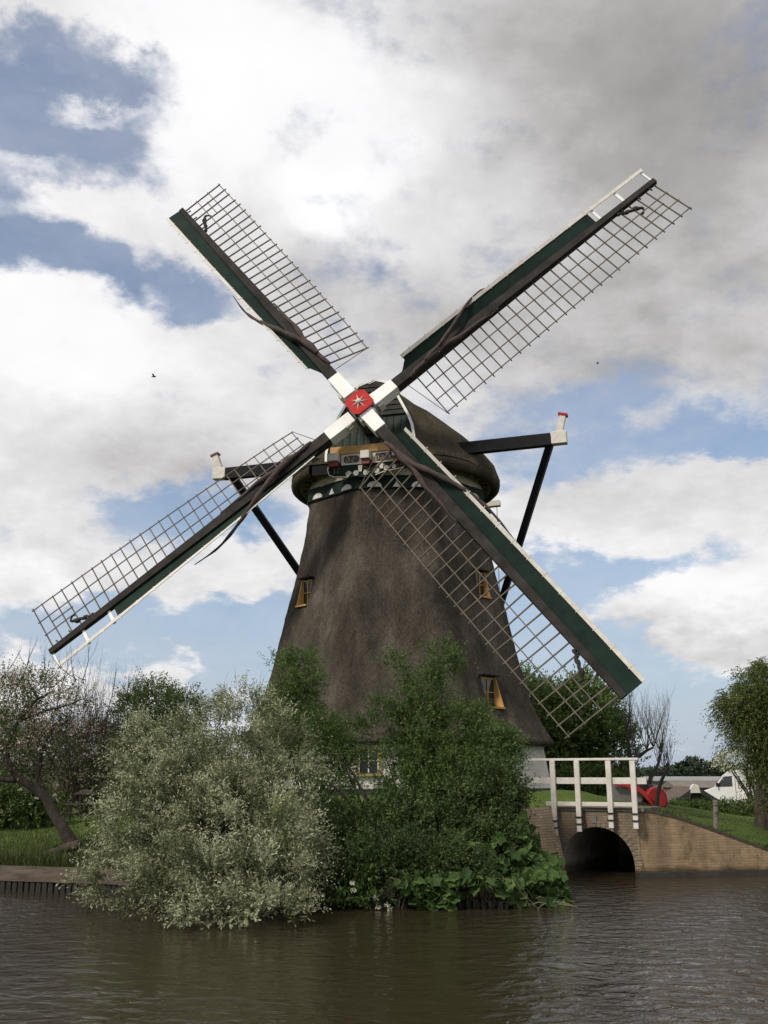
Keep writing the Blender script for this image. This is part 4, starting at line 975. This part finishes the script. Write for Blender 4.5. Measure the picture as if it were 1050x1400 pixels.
# ---- trees right of the mill
t = empty('broad_tree', (PY(795,1100,43).x, 43, gz(8,43)), 'full round green tree behind the bridge and the lowest sail', 'tree')
bt_ = [blob(790,985,56,52,43,1.8), blob(765,1020,60,50,43,1.8), blob(825,1030,36,44,43,1.5), blob(745,975,36,34,43,1.4), blob(800,955,28,26,43,1.1), blob(735,1030,50,50,43,1.6), blob(780,1060,66,36,43,1.6), blob(842,1005,18,22,43,.8), blob(720,950,26,30,43.5,1)]
foliage('crown', L_GREEN, bt_, 620, .42, 13, .5, 9, .125, .07, up=.3, out=.8, parent=t, seed=51, tonebase=.72, tr=.45)
mb = MB(); mb.tube([PY(792,1110,43), PY(793,1080,43), PY(790,1050,43)], [.32,.26,.2], 9)
P_, _ = crown_pts(bt_, 24, .2); stems(tuple(PY(792,1060,43)), [tuple(p) for p in P_], .12, .02, mb=mb, seed=51); mb.build('trunk', BARKD, t)
simple_shrub('low_bush', 'low dark green bush seen through the bridge railing under the round tree', [blob(757,1085,26,20,37,.8), blob(790,1080,26,24,37,.8), blob(815,1074,22,16,37.5,.7), blob(838,1080,14,14,38,.6)], (PY(790,1105,37).x,37,gz(7,37)), L_MID, 220, (.10,.05), 95, 'bush')
rng = random.Random(77)
t = empty('bare_tree', (PY(888,1100,40).x, 40, gz(10.3,40)), 'nearly leafless tree with upright twigs behind the red machine', 'tree')
mb = MB()
P4 = lambda l, Y: [PY(x,y,Y) for x, y in l]
mb.tube(P4([(886,1112),(886,1085),(890,1062),(900,1045),(904,1030)],40), [.14,.11,.085,.06,.035], 8)
mb.tube(P4([(888,1070),(880,1066),(868,1058)],40), [.07,.05,.03], 6)
mb.tube(P4([(860,1062),(862,1040),(858,1010),(856,990)],40.5), [.15,.10,.06,.03], 8)
mb.tube(P4([(862,1038),(874,1034),(884,1026),(893,1022)],40.3), [.07,.075,.06,.04], 7)
mb.tube(P4([(888,1066),(896,1056),(908,1056)],40), [.07,.05,.03], 5)
for x, y, L, k in ((858,992,1.0,9),(870,1034,1.0,8),(893,1022,1.0,9),(904,1030,1.1,9),(900,1045,.8,6),(884,1026,1.1,8),(868,1058,.6,4),(862,1010,.8,6),(908,1056,.6,4)):
    for i in range(k): branching(mb, PY(x,y,40+rng.uniform(-.2,.2)), (rng.uniform(-.45,.55), rng.uniform(-.3,.3), 1), L*rng.uniform(.5,.95), .020, 3, rng, .3, .5, (2,3), .74, .25, 4)
mb.build('branches', mat('grey_bark', (.075,.062,.055), (.035,.029,.026), 5, .95), t)
foliage('buds', L_WILLOW, [blob(885,1020,40,36,40,1.0)], 60, .4, 5, .4, 3, .05, .03, up=.5, out=.6, parent=t, seed=52)
t = empty('bare_sapling', (PY(903,1112,29.5).x, 29.5, gz(8.2,29.5)), 'crooked bare sapling in front of the red machine', 'tree')
mb = MB(); mb.tube(P4([(897,1114),(899,1085),(904,1068),(911,1053),(914,1047)],29.5), [.075,.06,.05,.04,.03], 8)
for i in range(9): branching(mb, PY(913,1050,29.5), (rng.uniform(-.5,.6), rng.uniform(-.3,.3), 1), .42, .012, 2, rng, .3, .5, (2,3), .75, .25, 4)
mb.build('trunk', BARKD, t)
# ---- weeping willow at the right edge
WY = 27
t = empty('weeping_willow', (PY(1046,1150,WY).x, WY, gz(10.2,WY)), 'weeping willow with drooping yellow-green foliage at the right edge', 'tree')
wb = [blob(1048,938,38,24,WY,.9), blob(1030,968,40,28,WY,.9), blob(1052,1005,38,32,WY,.9), blob(1008,978,16,20,WY,.5), blob(1080,980,60,60,WY,1.3), blob(1068,1050,28,40,WY,.8), blob(1110,1040,56,60,WY,1.3), blob(1040,1020,24,16,WY,.5), blob(1076,1105,28,40,WY,.7)]
foliage('crown', L_WILLOW, wb, 620, .26, 13, .42, 15, .085, .020, up=.1, out=.7, droop=.45, parent=t, seed=53, tr=.4, tonebase=.42, lean=(-.2,0,0))
mb = MB(); mb.tube(P4([(1042,1162),(1045,1120),(1043,1085),(1052,1040)],WY), [.34,.26,.22,.18], 10)
P_, _ = crown_pts(wb, 26, .2); stems(tuple(PY(1050,1075,WY)), [tuple(p) for p in P_], .09, .008, mb=mb, seed=53); mb.build('trunk', BARK, t)
t = empty('blossom_shrub', (PY(1000,1100,36).x, 36, gz(13,36)), 'sparse white-blossomed shrub in front of the white van', 'shrub')
bs = [blob(1006,1038,20,10,36,.6), blob(992,1042,11,7,36,.4), blob(1024,1050,9,10,36,.4)]
foliage('blossom', L_WHITEF, bs, 46, .22, 7, .28, 5, .05, .05, parent=t, seed=54, tonebase=.3); foliage('foliage', L_MID, bs, 30, .22, 7, .28, 5, .06, .03, parent=t, seed=55)
P_, _ = crown_pts(bs, 12, .3); stems(tuple(PY(1032,1105,36)), [tuple(p) for p in P_], .035, .008, seed=54).build('branches', BARKD, t)
# hedge of dark rushes in front of the van and shed
k = 0
for px, Y, w_, lab in ((922,35,24,'dark rushy shrub right of the red machine'), (955,34,26,'dark rushy shrub in front of the low shed'), (995,33,30,'dark shrub below the white van'), (1030,32,26,'dark shrub at the foot of the weeping willow')):
    k += 1
    simple_shrub('waterside_shrub', lab, [blob(px,1116,w_,11,Y,.6), blob(px+8,1110,w_*.8,8,Y,.5)], (PY(px,1118,Y).x,Y,gz(PY(px,1118,Y).x,Y)), L_MID, 150, (.10,.03), 60+k, 'shrub', 6, 8, .14, .20, 'shrubs between the right lawn and the van', .45)
# ---- fence post on the right lawn
p = PY(979,1142,25.2); g0 = gz(p.x,p.y)
t = empty('fence_post', (p.x, p.y, p.z-.1), 'single grey wooden post on the lawn above the sloping brick wall', 'post')
top_p = PY(978,1094,25.2); mb = MB(); mb.tube([Vector((p.x,p.y,p.z-.25)), Vector((p.x,p.y,p.z)), Vector((top_p.x+.005,p.y,top_p.z-.02)), Vector((top_p.x+.005,p.y,top_p.z))], [.068,.065,.060,.045], 9); mb.build('post', WOODG, t)
mb = MB(); mb.tube([top_p+Vector((-.05,-.06,-.12)), top_p+Vector((.05,-.06,-.12))], .008, 5); mb.tube([top_p+Vector((-.05,-.066,-.30)), top_p+Vector((.05,-.066,-.30))], .008, 5); mb.build('wire_staple', IRON, t)

# ------------------------------------------------------------------ red machine
RY = 29.8
def RM(px, py, dy=0): return PY(px, py, RY+dy)
base = RM(880, 1110); t = empty('red_machine', (base.x, RY+.4, gz(base.x,RY)), 'red farm machine with rounded hood, sloping boom and grey side panel behind the bridge', 'machine')
REDM = mat('red_enamel', (.42,.028,.022), (.33,.02,.018), 4, .35)
GREYM = mat('grey_galvanised', (.20,.19,.17), (.14,.13,.11), 3, .5)
o = [RM(x,y) for x, y in ((893,1104),(900,1106),(912,1104),(914,1095),(912,1085),(907,1078),(900,1075),(893,1076),(886,1080),(883,1088),(887,1096))]
bevel(MB().prism(o, (0,.9,0)).build('hood', REDM, t), .06, 3)
o = [RM(x,y) for x, y in ((839,1070),(839,1073),(852,1074),(866,1077),(878,1086),(888,1097),(897,1106),(899,1101),(888,1089),(880,1080),(870,1073),(855,1070))]
MB().prism(o, (0,.12,0)).build('boom', REDM, t); MB().prism([p_+Vector((0,.78,0)) for p_ in o], (0,.12,0)).build('boom', REDM, t)
o = [RM(x,y,.2) for x, y in ((840,1073),(880,1086),(874,1108),(869,1114),(838,1114))]
MB().prism(o, (0,.5,0)).build('side_panel', GREYM, t)
mb = MB(); mb.prism([RM(x,y,.25) for x, y in ((872,1076),(874,1070),(884,1070),(887,1074),(893,1073),(893,1077),(885,1080),(878,1080))], (0,.45,0)); bevel(mb.build('seat', PLINTH, t), .02)
mb = MB(); q = RM(884,1076,.3); mb.tube([q+UP*.0, q+Vector((-.08,0,.18))], .015, 6); rr = q+Vector((-.10,0,.19)); mb.tube([rr+Vector((.02*math.sin(a)*3, .17*math.cos(a), .12*math.sin(a)*.5)) for a in [2*PI*i/16 for i in range(17)]], .014, 5); mb.build('steering_wheel', IRON, t)
for px, dy in ((902,.12),(902,.85),(878,.15),(878,.85)):
    c = RM(px, 1107 if px > 890 else 1104, dy); r = .20 if px > 890 else .17
    mb = MB(); rows = []
    for ww_, rr_ in ((-.09,.55),(-.09,.9),(-.05,1),(.05,1),(.09,.9),(.09,.55)): rows.append([c+Vector((rr_*r*math.cos(2*PI*i/20), ww_, rr_*r*math.sin(2*PI*i/20))) for i in range(20)])
    wh = mb.grid(rows, close=True).build('wheel', PLINTH, t)
    mb = MB(); mb.prism([c+Vector((.55*r*math.cos(2*PI*i/16), -.05, .55*r*math.sin(2*PI*i/16))) for i in range(16)], (0,.1,0)); mb.build('rim', GREYM, wh)

# ------------------------------------------------------------------ low shed, greenhouse, van, far trees
HY = 55
t = empty('low_shed', (PY(953,1100,HY).x, HY+1.5, .05), 'low dark gabled shed with a pale ornament on its ridge, right of the red machine', 'shed')
def HP(x, y, dy=0): return PY(x, y, HY+dy)
pk, le, re_ = HP(950,1078), HP(917,1100), HP(992,1104)
mb = MB()
mb.prism([Vector((le.x+.15,HY,.0)), Vector((re_.x-.2,HY,.0)), Vector((re_.x-.2,HY,re_.z)), Vector((pk.x,HY,pk.z-.05)), Vector((le.x+.15,HY,le.z+.05))], (0,3.2,0)); mb.build('wall', mat('tarred_planks', (.03,.03,.028), (.018,.018,.016), 6, .8), t)
rf = MB()
for a, b in ((pk, le), (pk, re_)):
    d = (b-a).normalized(); nz = Vector((-d.z,0,d.x)); nz = nz if nz.z > 0 else -nz
    rf.prism([a+Vector((0,-.25,0)), b+Vector((0,-.25,0)), b+Vector((0,-.25,0))+nz*.12, a+Vector((0,-.25,0))+nz*.12], (0,3.7,0))
rf.build('roof', mat('brown_tiles', (.11,.075,.055), (.06,.045,.035), 9, .9, .3), t)
mb = MB(); mb.prism([HP(x,y,-.35) for x, y in ((944,1084),(958,1084),(955,1074),(952,1072),(949,1072),(946,1075))], (0,.3,0)); mb.build('ridge_ornament', WHITEB, t)
bg = MB(); bg.beam(pk+Vector((0,-.28,.0)), le+Vector((0,-.28,.0)), .06, .24); bg.beam(pk+Vector((0,-.28,.0)), re_+Vector((0,-.28,.0)), .06, .24); bg.build('barge_board', PLINTH, t)
GY = 130
a, b = PY(840,1064,GY), PY(1080,1062.5,GY)
t = empty('greenhouse', ((a.x+b.x)/2, GY+6, .1), 'long pale greenhouse on the horizon right of the mill', 'greenhouse')
MB().box(((a.x+b.x)/2, GY+6, .75), (b.x-a.x, 12, 1.4)).build('wall', mat('milky_glazing', (.15,.155,.15), (.10,.105,.10), .4, .4, stretch=(1,1,1)), t)
mb = MB(); k = 7; w_ = (b.x-a.x)/k
mb.prism([(a.x-.2,GY-.3,1.45),(a.x-.2,GY+12.3,1.45),(a.x-.2,GY+12.3,1.55),(a.x-.2,GY+6,2.05),(a.x-.2,GY-.3,1.55)], (b.x-a.x+.4,0,0)); mb.build('roof', mat('pale_roof_glazing', (.22,.23,.22), (.16,.17,.165), .5, .5), t)
mb = MB()
for i in range(29): mb.box((a.x+(b.x-a.x)*i/28, GY-.06, .75), (.10,.08,1.38))
mb.build('glazing_bar', GREYM, t)
mb = MB(); a2, b2 = PY(925,1070,100), PY(1000,1070,100)
t = empty('long_barn', ((a2.x+b2.x)/2, 102, .1), 'long low brown-roofed barn between the shed and the white van', 'barn')
MB().box(((a2.x+b2.x)/2,102.5,.55), (b2.x-a2.x,5,.9)).build('wall', mat('barn_brick', (.14,.10,.08), (.09,.07,.06), 2, .9), t)
MB().prism([(a2.x-.2,99.7,.98),(a2.x-.2,105.3,.98),(a2.x-.2,102.5,1.62)], (b2.x-a2.x+.4,0,0)).build('roof', mat('barn_roof', (.18,.15,.13), (.12,.10,.09), 1.2, .9), t)

VY = 60; MPP = 1/FPX*(VY*cp)*1.0
vroot = PY(1010,1105,VY); VZ = .12
t = empty('white_van', (vroot.x, VY+1, VZ), 'white delivery van parked behind the weeping willow, side facing the canal', 'van')
VANW = mat('white_van_paint', (.62,.61,.60), (.56,.55,.54), 1, .35)
def VX(px): return PY(px, 1080, VY).x
x0 = VX(976); Lv = 5.3; vroot2 = Vector((x0+2.2, VY+1, VZ)); t.location = vroot2; OFF[t] = vroot2
def V(u, z, dy=0): return Vector((x0+u, VY+dy, VZ+z))
prof_v = [(0.05,.35),(0,.75),(.10,1.02),(.95,1.28),(1.55,1.98),(1.85,2.18),(2.5,2.30),(Lv-.1,2.30),(Lv,2.2),(Lv,.35)]
bevel(MB().prism([V(u,z) for u, z in prof_v], (0,1.95,0)).build('body', VANW, t), .06, 3)
wg = MB(); wg.prism([V(1.12,1.30,-.012), V(1.62,1.90,-.012), V(2.12,1.92,-.012), V(2.12,1.33,-.012)], (0,.02,0)); wg.build('side_window', GLASS, t)
MB().prism([V(.98,1.33,.1), V(1.52,1.97,.1), V(1.52,1.97,1.85), V(.98,1.33,1.85)], Vector((-.02,0,.02))).build('windscreen', GLASS, t)
for u in (.95, Lv-1.1):
    c = V(u,.34,.12); rows = []
    for ww_, rr_ in ((-.14,.5),(-.14,.92),(-.10,1),(.10,1),(.14,.92)): rows.append([c+Vector((rr_*.34*math.cos(2*PI*i/20), ww_, rr_*.34*math.sin(2*PI*i/20))) for i in range(20)])
    wh = MB().grid(rows, close=True).build('wheel', PLINTH, t); MB().prism([c+Vector((.2*math.cos(2*PI*i/14),-.15,.2*math.sin(2*PI*i/14))) for i in range(14)], (0,.05,0)).build('rim', GREYM, wh)
MB().obox(V(.12,.92,-.01), (1,0,0), (0,1,0), UP, .22, .04, .14).build('headlight', GLASS, t)
MB().obox(V(1.25,1.42,-.14), (1,0,0), (0,1,0), UP, .08, .2, .22).build('wing_mirror', PLINTH, t)
tr2 = MB(); tr2.obox(V((Lv+2.3)/2,1.62,-.012), (1,0,0), (0,1,0), UP, Lv-2.6, .02, .035); tr2.obox(V(2.3,1.2,-.012), (1,0,0), (0,1,0), UP, .03, .02, 1.6); tr2.build('trim_line', GREYM, t)
def block_text(txt, m, parent):
    cu = bpy.data.curves.new('lettering', 'FONT'); cu.body = txt; cu.size = .48; cu.extrude = .004; cu.space_character = 1.45
    o = bpy.data.objects.new('lettering_curve', cu); C.objects.link(o); bpy.context.view_layer.update()
    me = bpy.data.meshes.new_from_object(o.evaluated_get(bpy.context.evaluated_depsgraph_get())); bpy.data.objects.remove(o)
    me.materials.clear(); me.materials.append(m); q = bpy.data.objects.new('lettering', me); C.objects.link(q); q.parent = parent; return q
q = block_text('DHILLS', mat('olive_lettering', (.16,.14,.08), (.12,.11,.06), 4, .6), t); q.location = V(2.42,1.22,-.02)-OFF[t]; q.rotation_euler = (PI/2,0,0); t.rotation_euler.z = math.radians(-42); t.location.x = x0+1.95
# far trees on the horizon: one mass
rng = np.random.default_rng(3); fb = []
for i in range(150):
    px = -700+i*15+rng.normal(0,4); Y = 300+rng.normal(0,12); p = PY(525,1062,Y); x = (px-525)/FPX*(Y*cp)
    h = 3.2 + 2.2*abs(math.sin(i*.7))*rng.random() + (1.6 if 905 < px < 1000 else 0)*(1-abs(px-950)/60); 
    if 845 < px < 905: h *= .75
    if px > 1000: h *= .7
    fb.append((x, Y, .4+h*.5, 3.2+rng.random()*1.5, 3, h*.52, 1))
o = foliage('far_trees', L_FAR, fb, 5200, 1.0, 6, 1.1, 4, .9, .6, up=.4, out=.7, seed=71, minz=0.05)
tag(o, 'dark line of trees along the horizon right of the mill', 'trees', kind='stuff')
# mid-distance trees behind the left side, only glimpsed between the crowns
# ------------------------------------------------------------------ grass
def grass(name, n, sampler, h, w, m, label, seed, lean=.35):
    rng = np.random.default_rng(seed); P = []
    while len(P) < n:
        x, y = sampler(rng); P.append((x, y, gz(x, y)-.02))
    P = np.array(P); D = unit(np.stack([rng.normal(0,lean,n), rng.normal(0,lean,n), np.ones(n)], 1)); S = unit(np.stack([rng.normal(size=n), rng.normal(0,.3,n), np.zeros(n)], 1))
    s = .5+rng.random(n); o = leaves(name, m, P, D, S, h*s, np.full(n, w), np.clip(.5+rng.normal(0,.22,n), 0, 1), loc=(P[:,0].mean(), P[:,1].mean(), .4)); tag(o, label, 'grass', kind='stuff')
def s1(r):
    x = r.uniform(-13,-1.5); return x, bank_y(x)+.1+abs(r.normal(0,1))*3.2
grass('lawn_grass', 26000, s1, .10, .012, L_GRASS, 'mown lawn grass on the left bank behind the timber boards', 81)
def s2(r):
    x = r.uniform(-13,-3.5); return x, bank_y(x)+.08+abs(r.normal(0,.22))
grass('bank_grass', 6500, s2, .26, .012, L_GRASS, 'longer grass fringe along the left timber boards', 82)
def s3(r):
    x = r.uniform(5.6,16); return x, bank_y(x)+.5+abs(r.normal(0,1))*6
# short grass of the right lawn follows the wall top
def gright():
    rng = np.random.default_rng(83); n = 16000; P = []
    while len(P) < n:
        x = rng.uniform(5.7,15); o = .45+abs(rng.normal(0,1))*4.5; y = bank_y(x)+o+.12
        z = gz(x,y)
        if o > .6: z = min(z, 1.33-.27*(x-5.4)+.16*(o-.6))
        else: z = min(z, 1.27-.27*(x-5.4)) if x < 9 else z
        P.append((x,y,max(z,.12)-.02))
    P = np.array(P); D = unit(np.stack([rng.normal(0,.35,n), rng.normal(0,.35,n), np.ones(n)], 1)); S = unit(np.stack([rng.normal(size=n), rng.normal(0,.3,n), np.zeros(n)], 1))
    o = leaves('lawn_grass', L_GRASS, P, D, S, .05*(.5+rng.random(n)), np.full(n,.010), np.clip(.62+rng.normal(0,.2,n),0,1), loc=(9,25,.5)); tag(o, 'short lawn grass above the sloping brick wall on the right', 'grass', kind='stuff')
gright()
def tufts(name, label, spots, seed, m=L_GRASS, h=.30):
    rng = np.random.default_rng(seed); P = []
    for x, y, z, n, r in spots:
        P.append(np.stack([x+rng.normal(0,r,n), y+rng.normal(0,r*.6,n), np.full(n, z)], 1))
    P = np.concatenate(P); n = len(P); D = unit(np.stack([rng.normal(0,.35,n), rng.normal(0,.3,n), np.ones(n)], 1)); S = unit(np.stack([rng.normal(size=n), rng.normal(0,.3,n), np.zeros(n)], 1))
    o = leaves(name, m, P, D, S, h*(.4+rng.random(n)), np.full(n, .014), np.clip(.5+rng.normal(0,.25,n),0,1), loc=tuple(P.mean(0))); tag(o, label, 'grass', kind='stuff')
rr = random.Random(4); sp1 = []
for i in range(46):
    u = rr.uniform(.3, u_end*1.3); p = RW(u, 0, -.42-rr.random()*.25); zt_ = np.interp(u, [a for a, b in tops], [b for a, b in tops]); sp1.append((p.x, p.y, zt_-.04, rr.randint(14,40), rr.uniform(.05,.16)))
tufts('wall_top_grass', 'uneven grass tufts along the top of the sloping brick wall', sp1, 91, h=.14)
# white dots of daisies on the right lawn
# birds
def bird(px, py, Y, lab):
    c = PY(px, py, Y); mb = MB(); mb.tube([c+Vector((-.22,0,-.02)), c+Vector((-.1,0,0)), c+Vector((.08,0,.02)), c+Vector((.2,0,.03)), c+Vector((.27,0,.02))], [.02,.06,.08,.05,.01], 8)
    b = mb.build('bird', BLACKP, smooth=True); tag(b, lab, 'bird', 'birds in the sky')
    w = MB()
    for s_ in (-1,1): w.add([c+Vector((.1,0,.04)), c+Vector((-.06,0,.04)), c+Vector((-.12,s_*.28,.16)), c+Vector((-.05,s_*.55,.10)), c+Vector((.06,s_*.3,.17))], [(0,1,2,4),(4,2,3)])
    w.build('wings', BLACKP, b, fix=False)
bird(210, 515, 90, 'tiny dark bird in the cloud left of the mill, above the lower left sail')
bird(817, 497, 140, 'tiny dark bird in the cloud right of the upper right sail')

# ------------------------------------------------------------------ SKY
SUN_EL, SUN_DIR = math.radians(44), Vector((-.74, -.67, 0)).normalized()
world = bpy.data.worlds.new('World'); sc.world = world; world.use_nodes = True
nt = world.node_tree; L = nt.links.new; bgn = nt.nodes['Background']
sky = N(nt, 'ShaderNodeTexSky', sky_type='NISHITA'); sky.sun_disc = False; sky.sun_elevation = SUN_EL
sky.sun_rotation = math.atan2(SUN_DIR.x, SUN_DIR.y); sky.air_density = 1.0; sky.dust_density = 1.2; sky.ozone_density = 1.6
tc = N(nt, 'ShaderNodeTexCoord'); sep = N(nt, 'ShaderNodeSeparateXYZ'); L(tc.outputs['Generated'], sep.inputs[0])
def math_(op, a, b=None, clamp=False):
    n = N(nt, 'ShaderNodeMath', operation=op, use_clamp=clamp)
    for i, x in enumerate((a, b)):
        if x is None: continue
        if isinstance(x, (int, float)): n.inputs[i].default_value = x
        else: L(x, n.inputs[i])
    return n.outputs[0]
# (x, z) of the unit view direction; noise is evaluated on a cloud deck overhead, flattened near the horizon
zc = math_('MAXIMUM', sep.outputs[2], 0.0); den = math_('ADD', zc, .38)
dx = math_('DIVIDE', sep.outputs[0], den); dy = math_('DIVIDE', sep.outputs[1], den)
deck = N(nt, 'ShaderNodeCombineXYZ'); L(dx, deck.inputs[0]); L(dy, deck.inputs[1]); deck.inputs[2].default_value = 3.3
def noise(scale, detail=9, rough=.58, dist=.0, vec=None, off=0):
    n = N(nt, 'ShaderNodeTexNoise'); n.inputs['Scale'].default_value = scale; n.inputs['Detail'].default_value = detail; n.inputs['Roughness'].default_value = rough; n.inputs['Distortion'].default_value = dist
    v = vec or deck.outputs[0]
    if off:
        a = N(nt, 'ShaderNodeVectorMath', operation='ADD'); L(v, a.inputs[0]); a.inputs[1].default_value = (off, off*.7, off*.3); v = a.outputs[0]
    L(v, n.inputs['Vector']); return n
nA = noise(2.6, 10, .60, .15); nB = noise(7.5, 8, .6, .1, off=4); nC = noise(1.5, 6, .5, off=9)
# warp the blob coordinates with noise so the patch edges are ragged
wv = N(nt, 'ShaderNodeVectorMath', operation='SUBTRACT'); L(noise(4.5, 8, .62, off=2).outputs['Color'], wv.inputs[0]); wv.inputs[1].default_value = (.5,.5,.5)
ws_ = N(nt, 'ShaderNodeVectorMath', operation='SCALE'); L(wv.outputs[0], ws_.inputs[0]); ws_.inputs['Scale'].default_value = .13
pos = N(nt, 'ShaderNodeCombineXYZ'); L(sep.outputs[0], pos.inputs[0]); L(sep.outputs[2], pos.inputs[1])
pw = N(nt, 'ShaderNodeVectorMath', operation='ADD'); L(pos.outputs[0], pw.inputs[0]); L(ws_.outputs[0], pw.inputs[1])
def blobs(lst, src=None):
    acc = None
    for px, py, rx, ry, amp in lst:
        d = ray(px, py).normalized(); cx, cz = d.x, d.z
        s_ = N(nt, 'ShaderNodeVectorMath', operation='SUBTRACT'); L((src or pw).outputs[0], s_.inputs[0]); s_.inputs[1].default_value = (cx, cz, 0)
        m_ = N(nt, 'ShaderNodeVectorMath', operation='MULTIPLY'); L(s_.outputs[0], m_.inputs[0]); m_.inputs[1].default_value = (FPX/rx, FPX/ry, 0)
        l_ = N(nt, 'ShaderNodeVectorMath', operation='DOT_PRODUCT'); L(m_.outputs[0], l_.inputs[0]); L(m_.outputs[0], l_.inputs[1])
        e = math_('EXPONENT', math_('MULTIPLY', l_.outputs['Value'], -1.0)); e = math_('MULTIPLY', e, amp)
        acc = e if acc is None else math_('ADD', acc, e)
    return acc
# openings of blue
blue = blobs([(90,75,80,45,.7),(120,190,130,80,1.05),(225,125,60,40,.7),(20,150,60,90,.7),(140,385,130,40,1.1),(60,330,50,40,.6),(260,410,60,26,.8),
              (330,680,110,45,.8),(230,700,120,45,.8),(290,850,260,40,.85),(120,870,240,35,.8),(560,860,260,60,.6),(330,920,220,40,.8),
              (800,560,110,30,.75),(1010,600,90,40,.8),(730,625,90,40,.9),(900,610,120,26,.6),(900,770,150,28,.9),(720,800,120,45,.8),(960,960,260,50,1.1),(1000,1030,300,70,1.0),(800,890,110,40,.7),(200,1000,300,60,.3)])
white = blobs([(120,290,90,30,1.0),(90,440,150,45,.6),(300,280,90,120,.6),(100,20,200,30,.9),(60,780,140,30,.6),(330,800,140,24,.55),(960,830,130,38,1.3),(1020,780,70,35,1.0),(850,860,50,20,.5),(880,695,190,34,1.0),(650,740,70,40,.5),
              (255,905,36,12,1.0),(60,935,110,22,.7),(230,945,80,20,.7),(130,155,60,14,.9), (55,95,60,12,.5), (190,70,60,14,.5), (70,215,70,14,.5), (215,215,40,20,.5), (190,375,20,30,.5),(1010,650,90,16,.5),(420,760,90,40,.4),(150,620,190,40,.6)])
cov = math_('SUBTRACT', white, blue)
cov = math_('ADD', cov, math_('MULTIPLY', math_('SUBTRACT', nA.outputs['Fac'], .5), 2.3))
cov = math_('ADD', cov, math_('MULTIPLY', math_('SUBTRACT', nB.outputs['Fac'], .5), 2.2))
cov = math_('ADD', cov, math_('MULTIPLY', math_('SUBTRACT', noise(19, 7, .65, .2, off=31).outputs['Fac'], .5), 1.0))
cov = math_('ADD', cov, .56)
mr = N(nt, 'ShaderNodeMapRange', interpolation_type='SMOOTHSTEP'); L(cov, mr.inputs[0]); mr.inputs[1].default_value = -.22; mr.inputs[2].default_value = .62
# cloud brightness
lum = blobs([(455,258,45,34,.42),(470,250,220,150,.14),(250,180,160,140,.12),(90,400,140,80,.12),(100,500,160,60,.10),(980,800,130,50,.10),(60,760,120,40,.05),
             (900,60,330,140,-.38),(1020,260,180,160,-.16),(640,210,140,50,-.08),(430,380,110,80,-.14),(800,440,240,90,-.16),(620,430,120,100,-.14),(150,600,200,50,-.04),(320,560,150,50,-.06),(330,60,180,80,.14),(560,120,120,60,.10),(950,500,160,50,-.14),(930,880,160,30,-.16),(640,40,160,60,-.08),(240,640,150,40,-.10),(860,320,100,80,-.05)])
shade = math_('ADD', .60, lum)
shade = math_('ADD', shade, math_('MULTIPLY', math_('SUBTRACT', nC.outputs['Fac'], .5), .38))
shade = math_('ADD', shade, math_('MULTIPLY', math_('SUBTRACT', noise(4.2, 9, .62, .2, off=14).outputs['Fac'], .5), .40))
shade = math_('ADD', shade, math_('MULTIPLY', math_('SUBTRACT', nB.outputs['Fac'], .5), .30))
shade = math_('ADD', shade, math_('MULTIPLY', math_('SUBTRACT', noise(17, 8, .6, .2, off=41).outputs['Fac'], .5), .16))
cr = ramp(nt, [(0, (.20,.19,.183)), (.30, (.41,.397,.39)), (.5, (.66,.65,.655)), (.72, (.92,.915,.93)), (1, (1,1,1))]); L(shade, cr.inputs[0])
cs_ = N(nt, 'ShaderNodeVectorMath', operation='SCALE'); L(cr.outputs[0], cs_.inputs[0]); cs_.inputs['Scale'].default_value = 1.05/.1
# pale the clear sky towards the horizon as moist air does, and match the clear-sky level
skb = N(nt, 'ShaderNodeVectorMath', operation='MULTIPLY'); L(sky.outputs[0], skb.inputs[0]); skb.inputs[1].default_value = (1.25,1.28,1.30)
mx = N(nt, 'ShaderNodeMix', data_type='RGBA'); veil = math_('ADD', math_('MULTIPLY', noise(3.4, 9, .65, .3, off=21).outputs['Fac'], .9), -.22, True)
elev = N(nt, 'ShaderNodeMapRange'); L(sep.outputs[2], elev.inputs[0]); elev.inputs[1].default_value = .0; elev.inputs[2].default_value = .30; elev.inputs[3].default_value = .85; elev.inputs[4].default_value = 0
hz_ = N(nt, 'ShaderNodeMix', data_type='RGBA'); L(elev.outputs[0], hz_.inputs[0]); L(skb.outputs[0], hz_.inputs[6]); hz_.inputs[7].default_value = (3.7,4.6,6.0,1)
vl = N(nt, 'ShaderNodeMix', data_type='RGBA'); L(veil, vl.inputs[0]); L(hz_.outputs[2], vl.inputs[6]); vl.inputs[7].default_value = (7.0,7.2,7.8,1)
L(mr.outputs[0], mx.inputs[0]); L(vl.outputs[2], mx.inputs[6]); L(cs_.outputs[0], mx.inputs[7])
L(mx.outputs[2], bgn.inputs['Color']); bgn.inputs['Strength'].default_value = .1
world.cycles.sampling_method = 'MANUAL'; world.cycles.sample_map_resolution = 512
sd = bpy.data.lights.new('sun', 'SUN'); sd.energy = 3.2; sd.angle = math.radians(10); sd.color = (1,.93,.82)
so = bpy.data.objects.new('sun', sd); C.objects.link(so)
so.rotation_euler = (-(SUN_DIR*math.cos(SUN_EL)+UP*math.sin(SUN_EL))).to_track_quat('-Z','Y').to_euler(); so.location = (0,0,40)

sc.view_settings.view_transform = 'Standard'; sc.view_settings.look = 'None'; sc.view_settings.exposure = 0.0; sc.view_settings.gamma = 1
sc.render.resolution_x = 768; sc.render.resolution_y = 1024
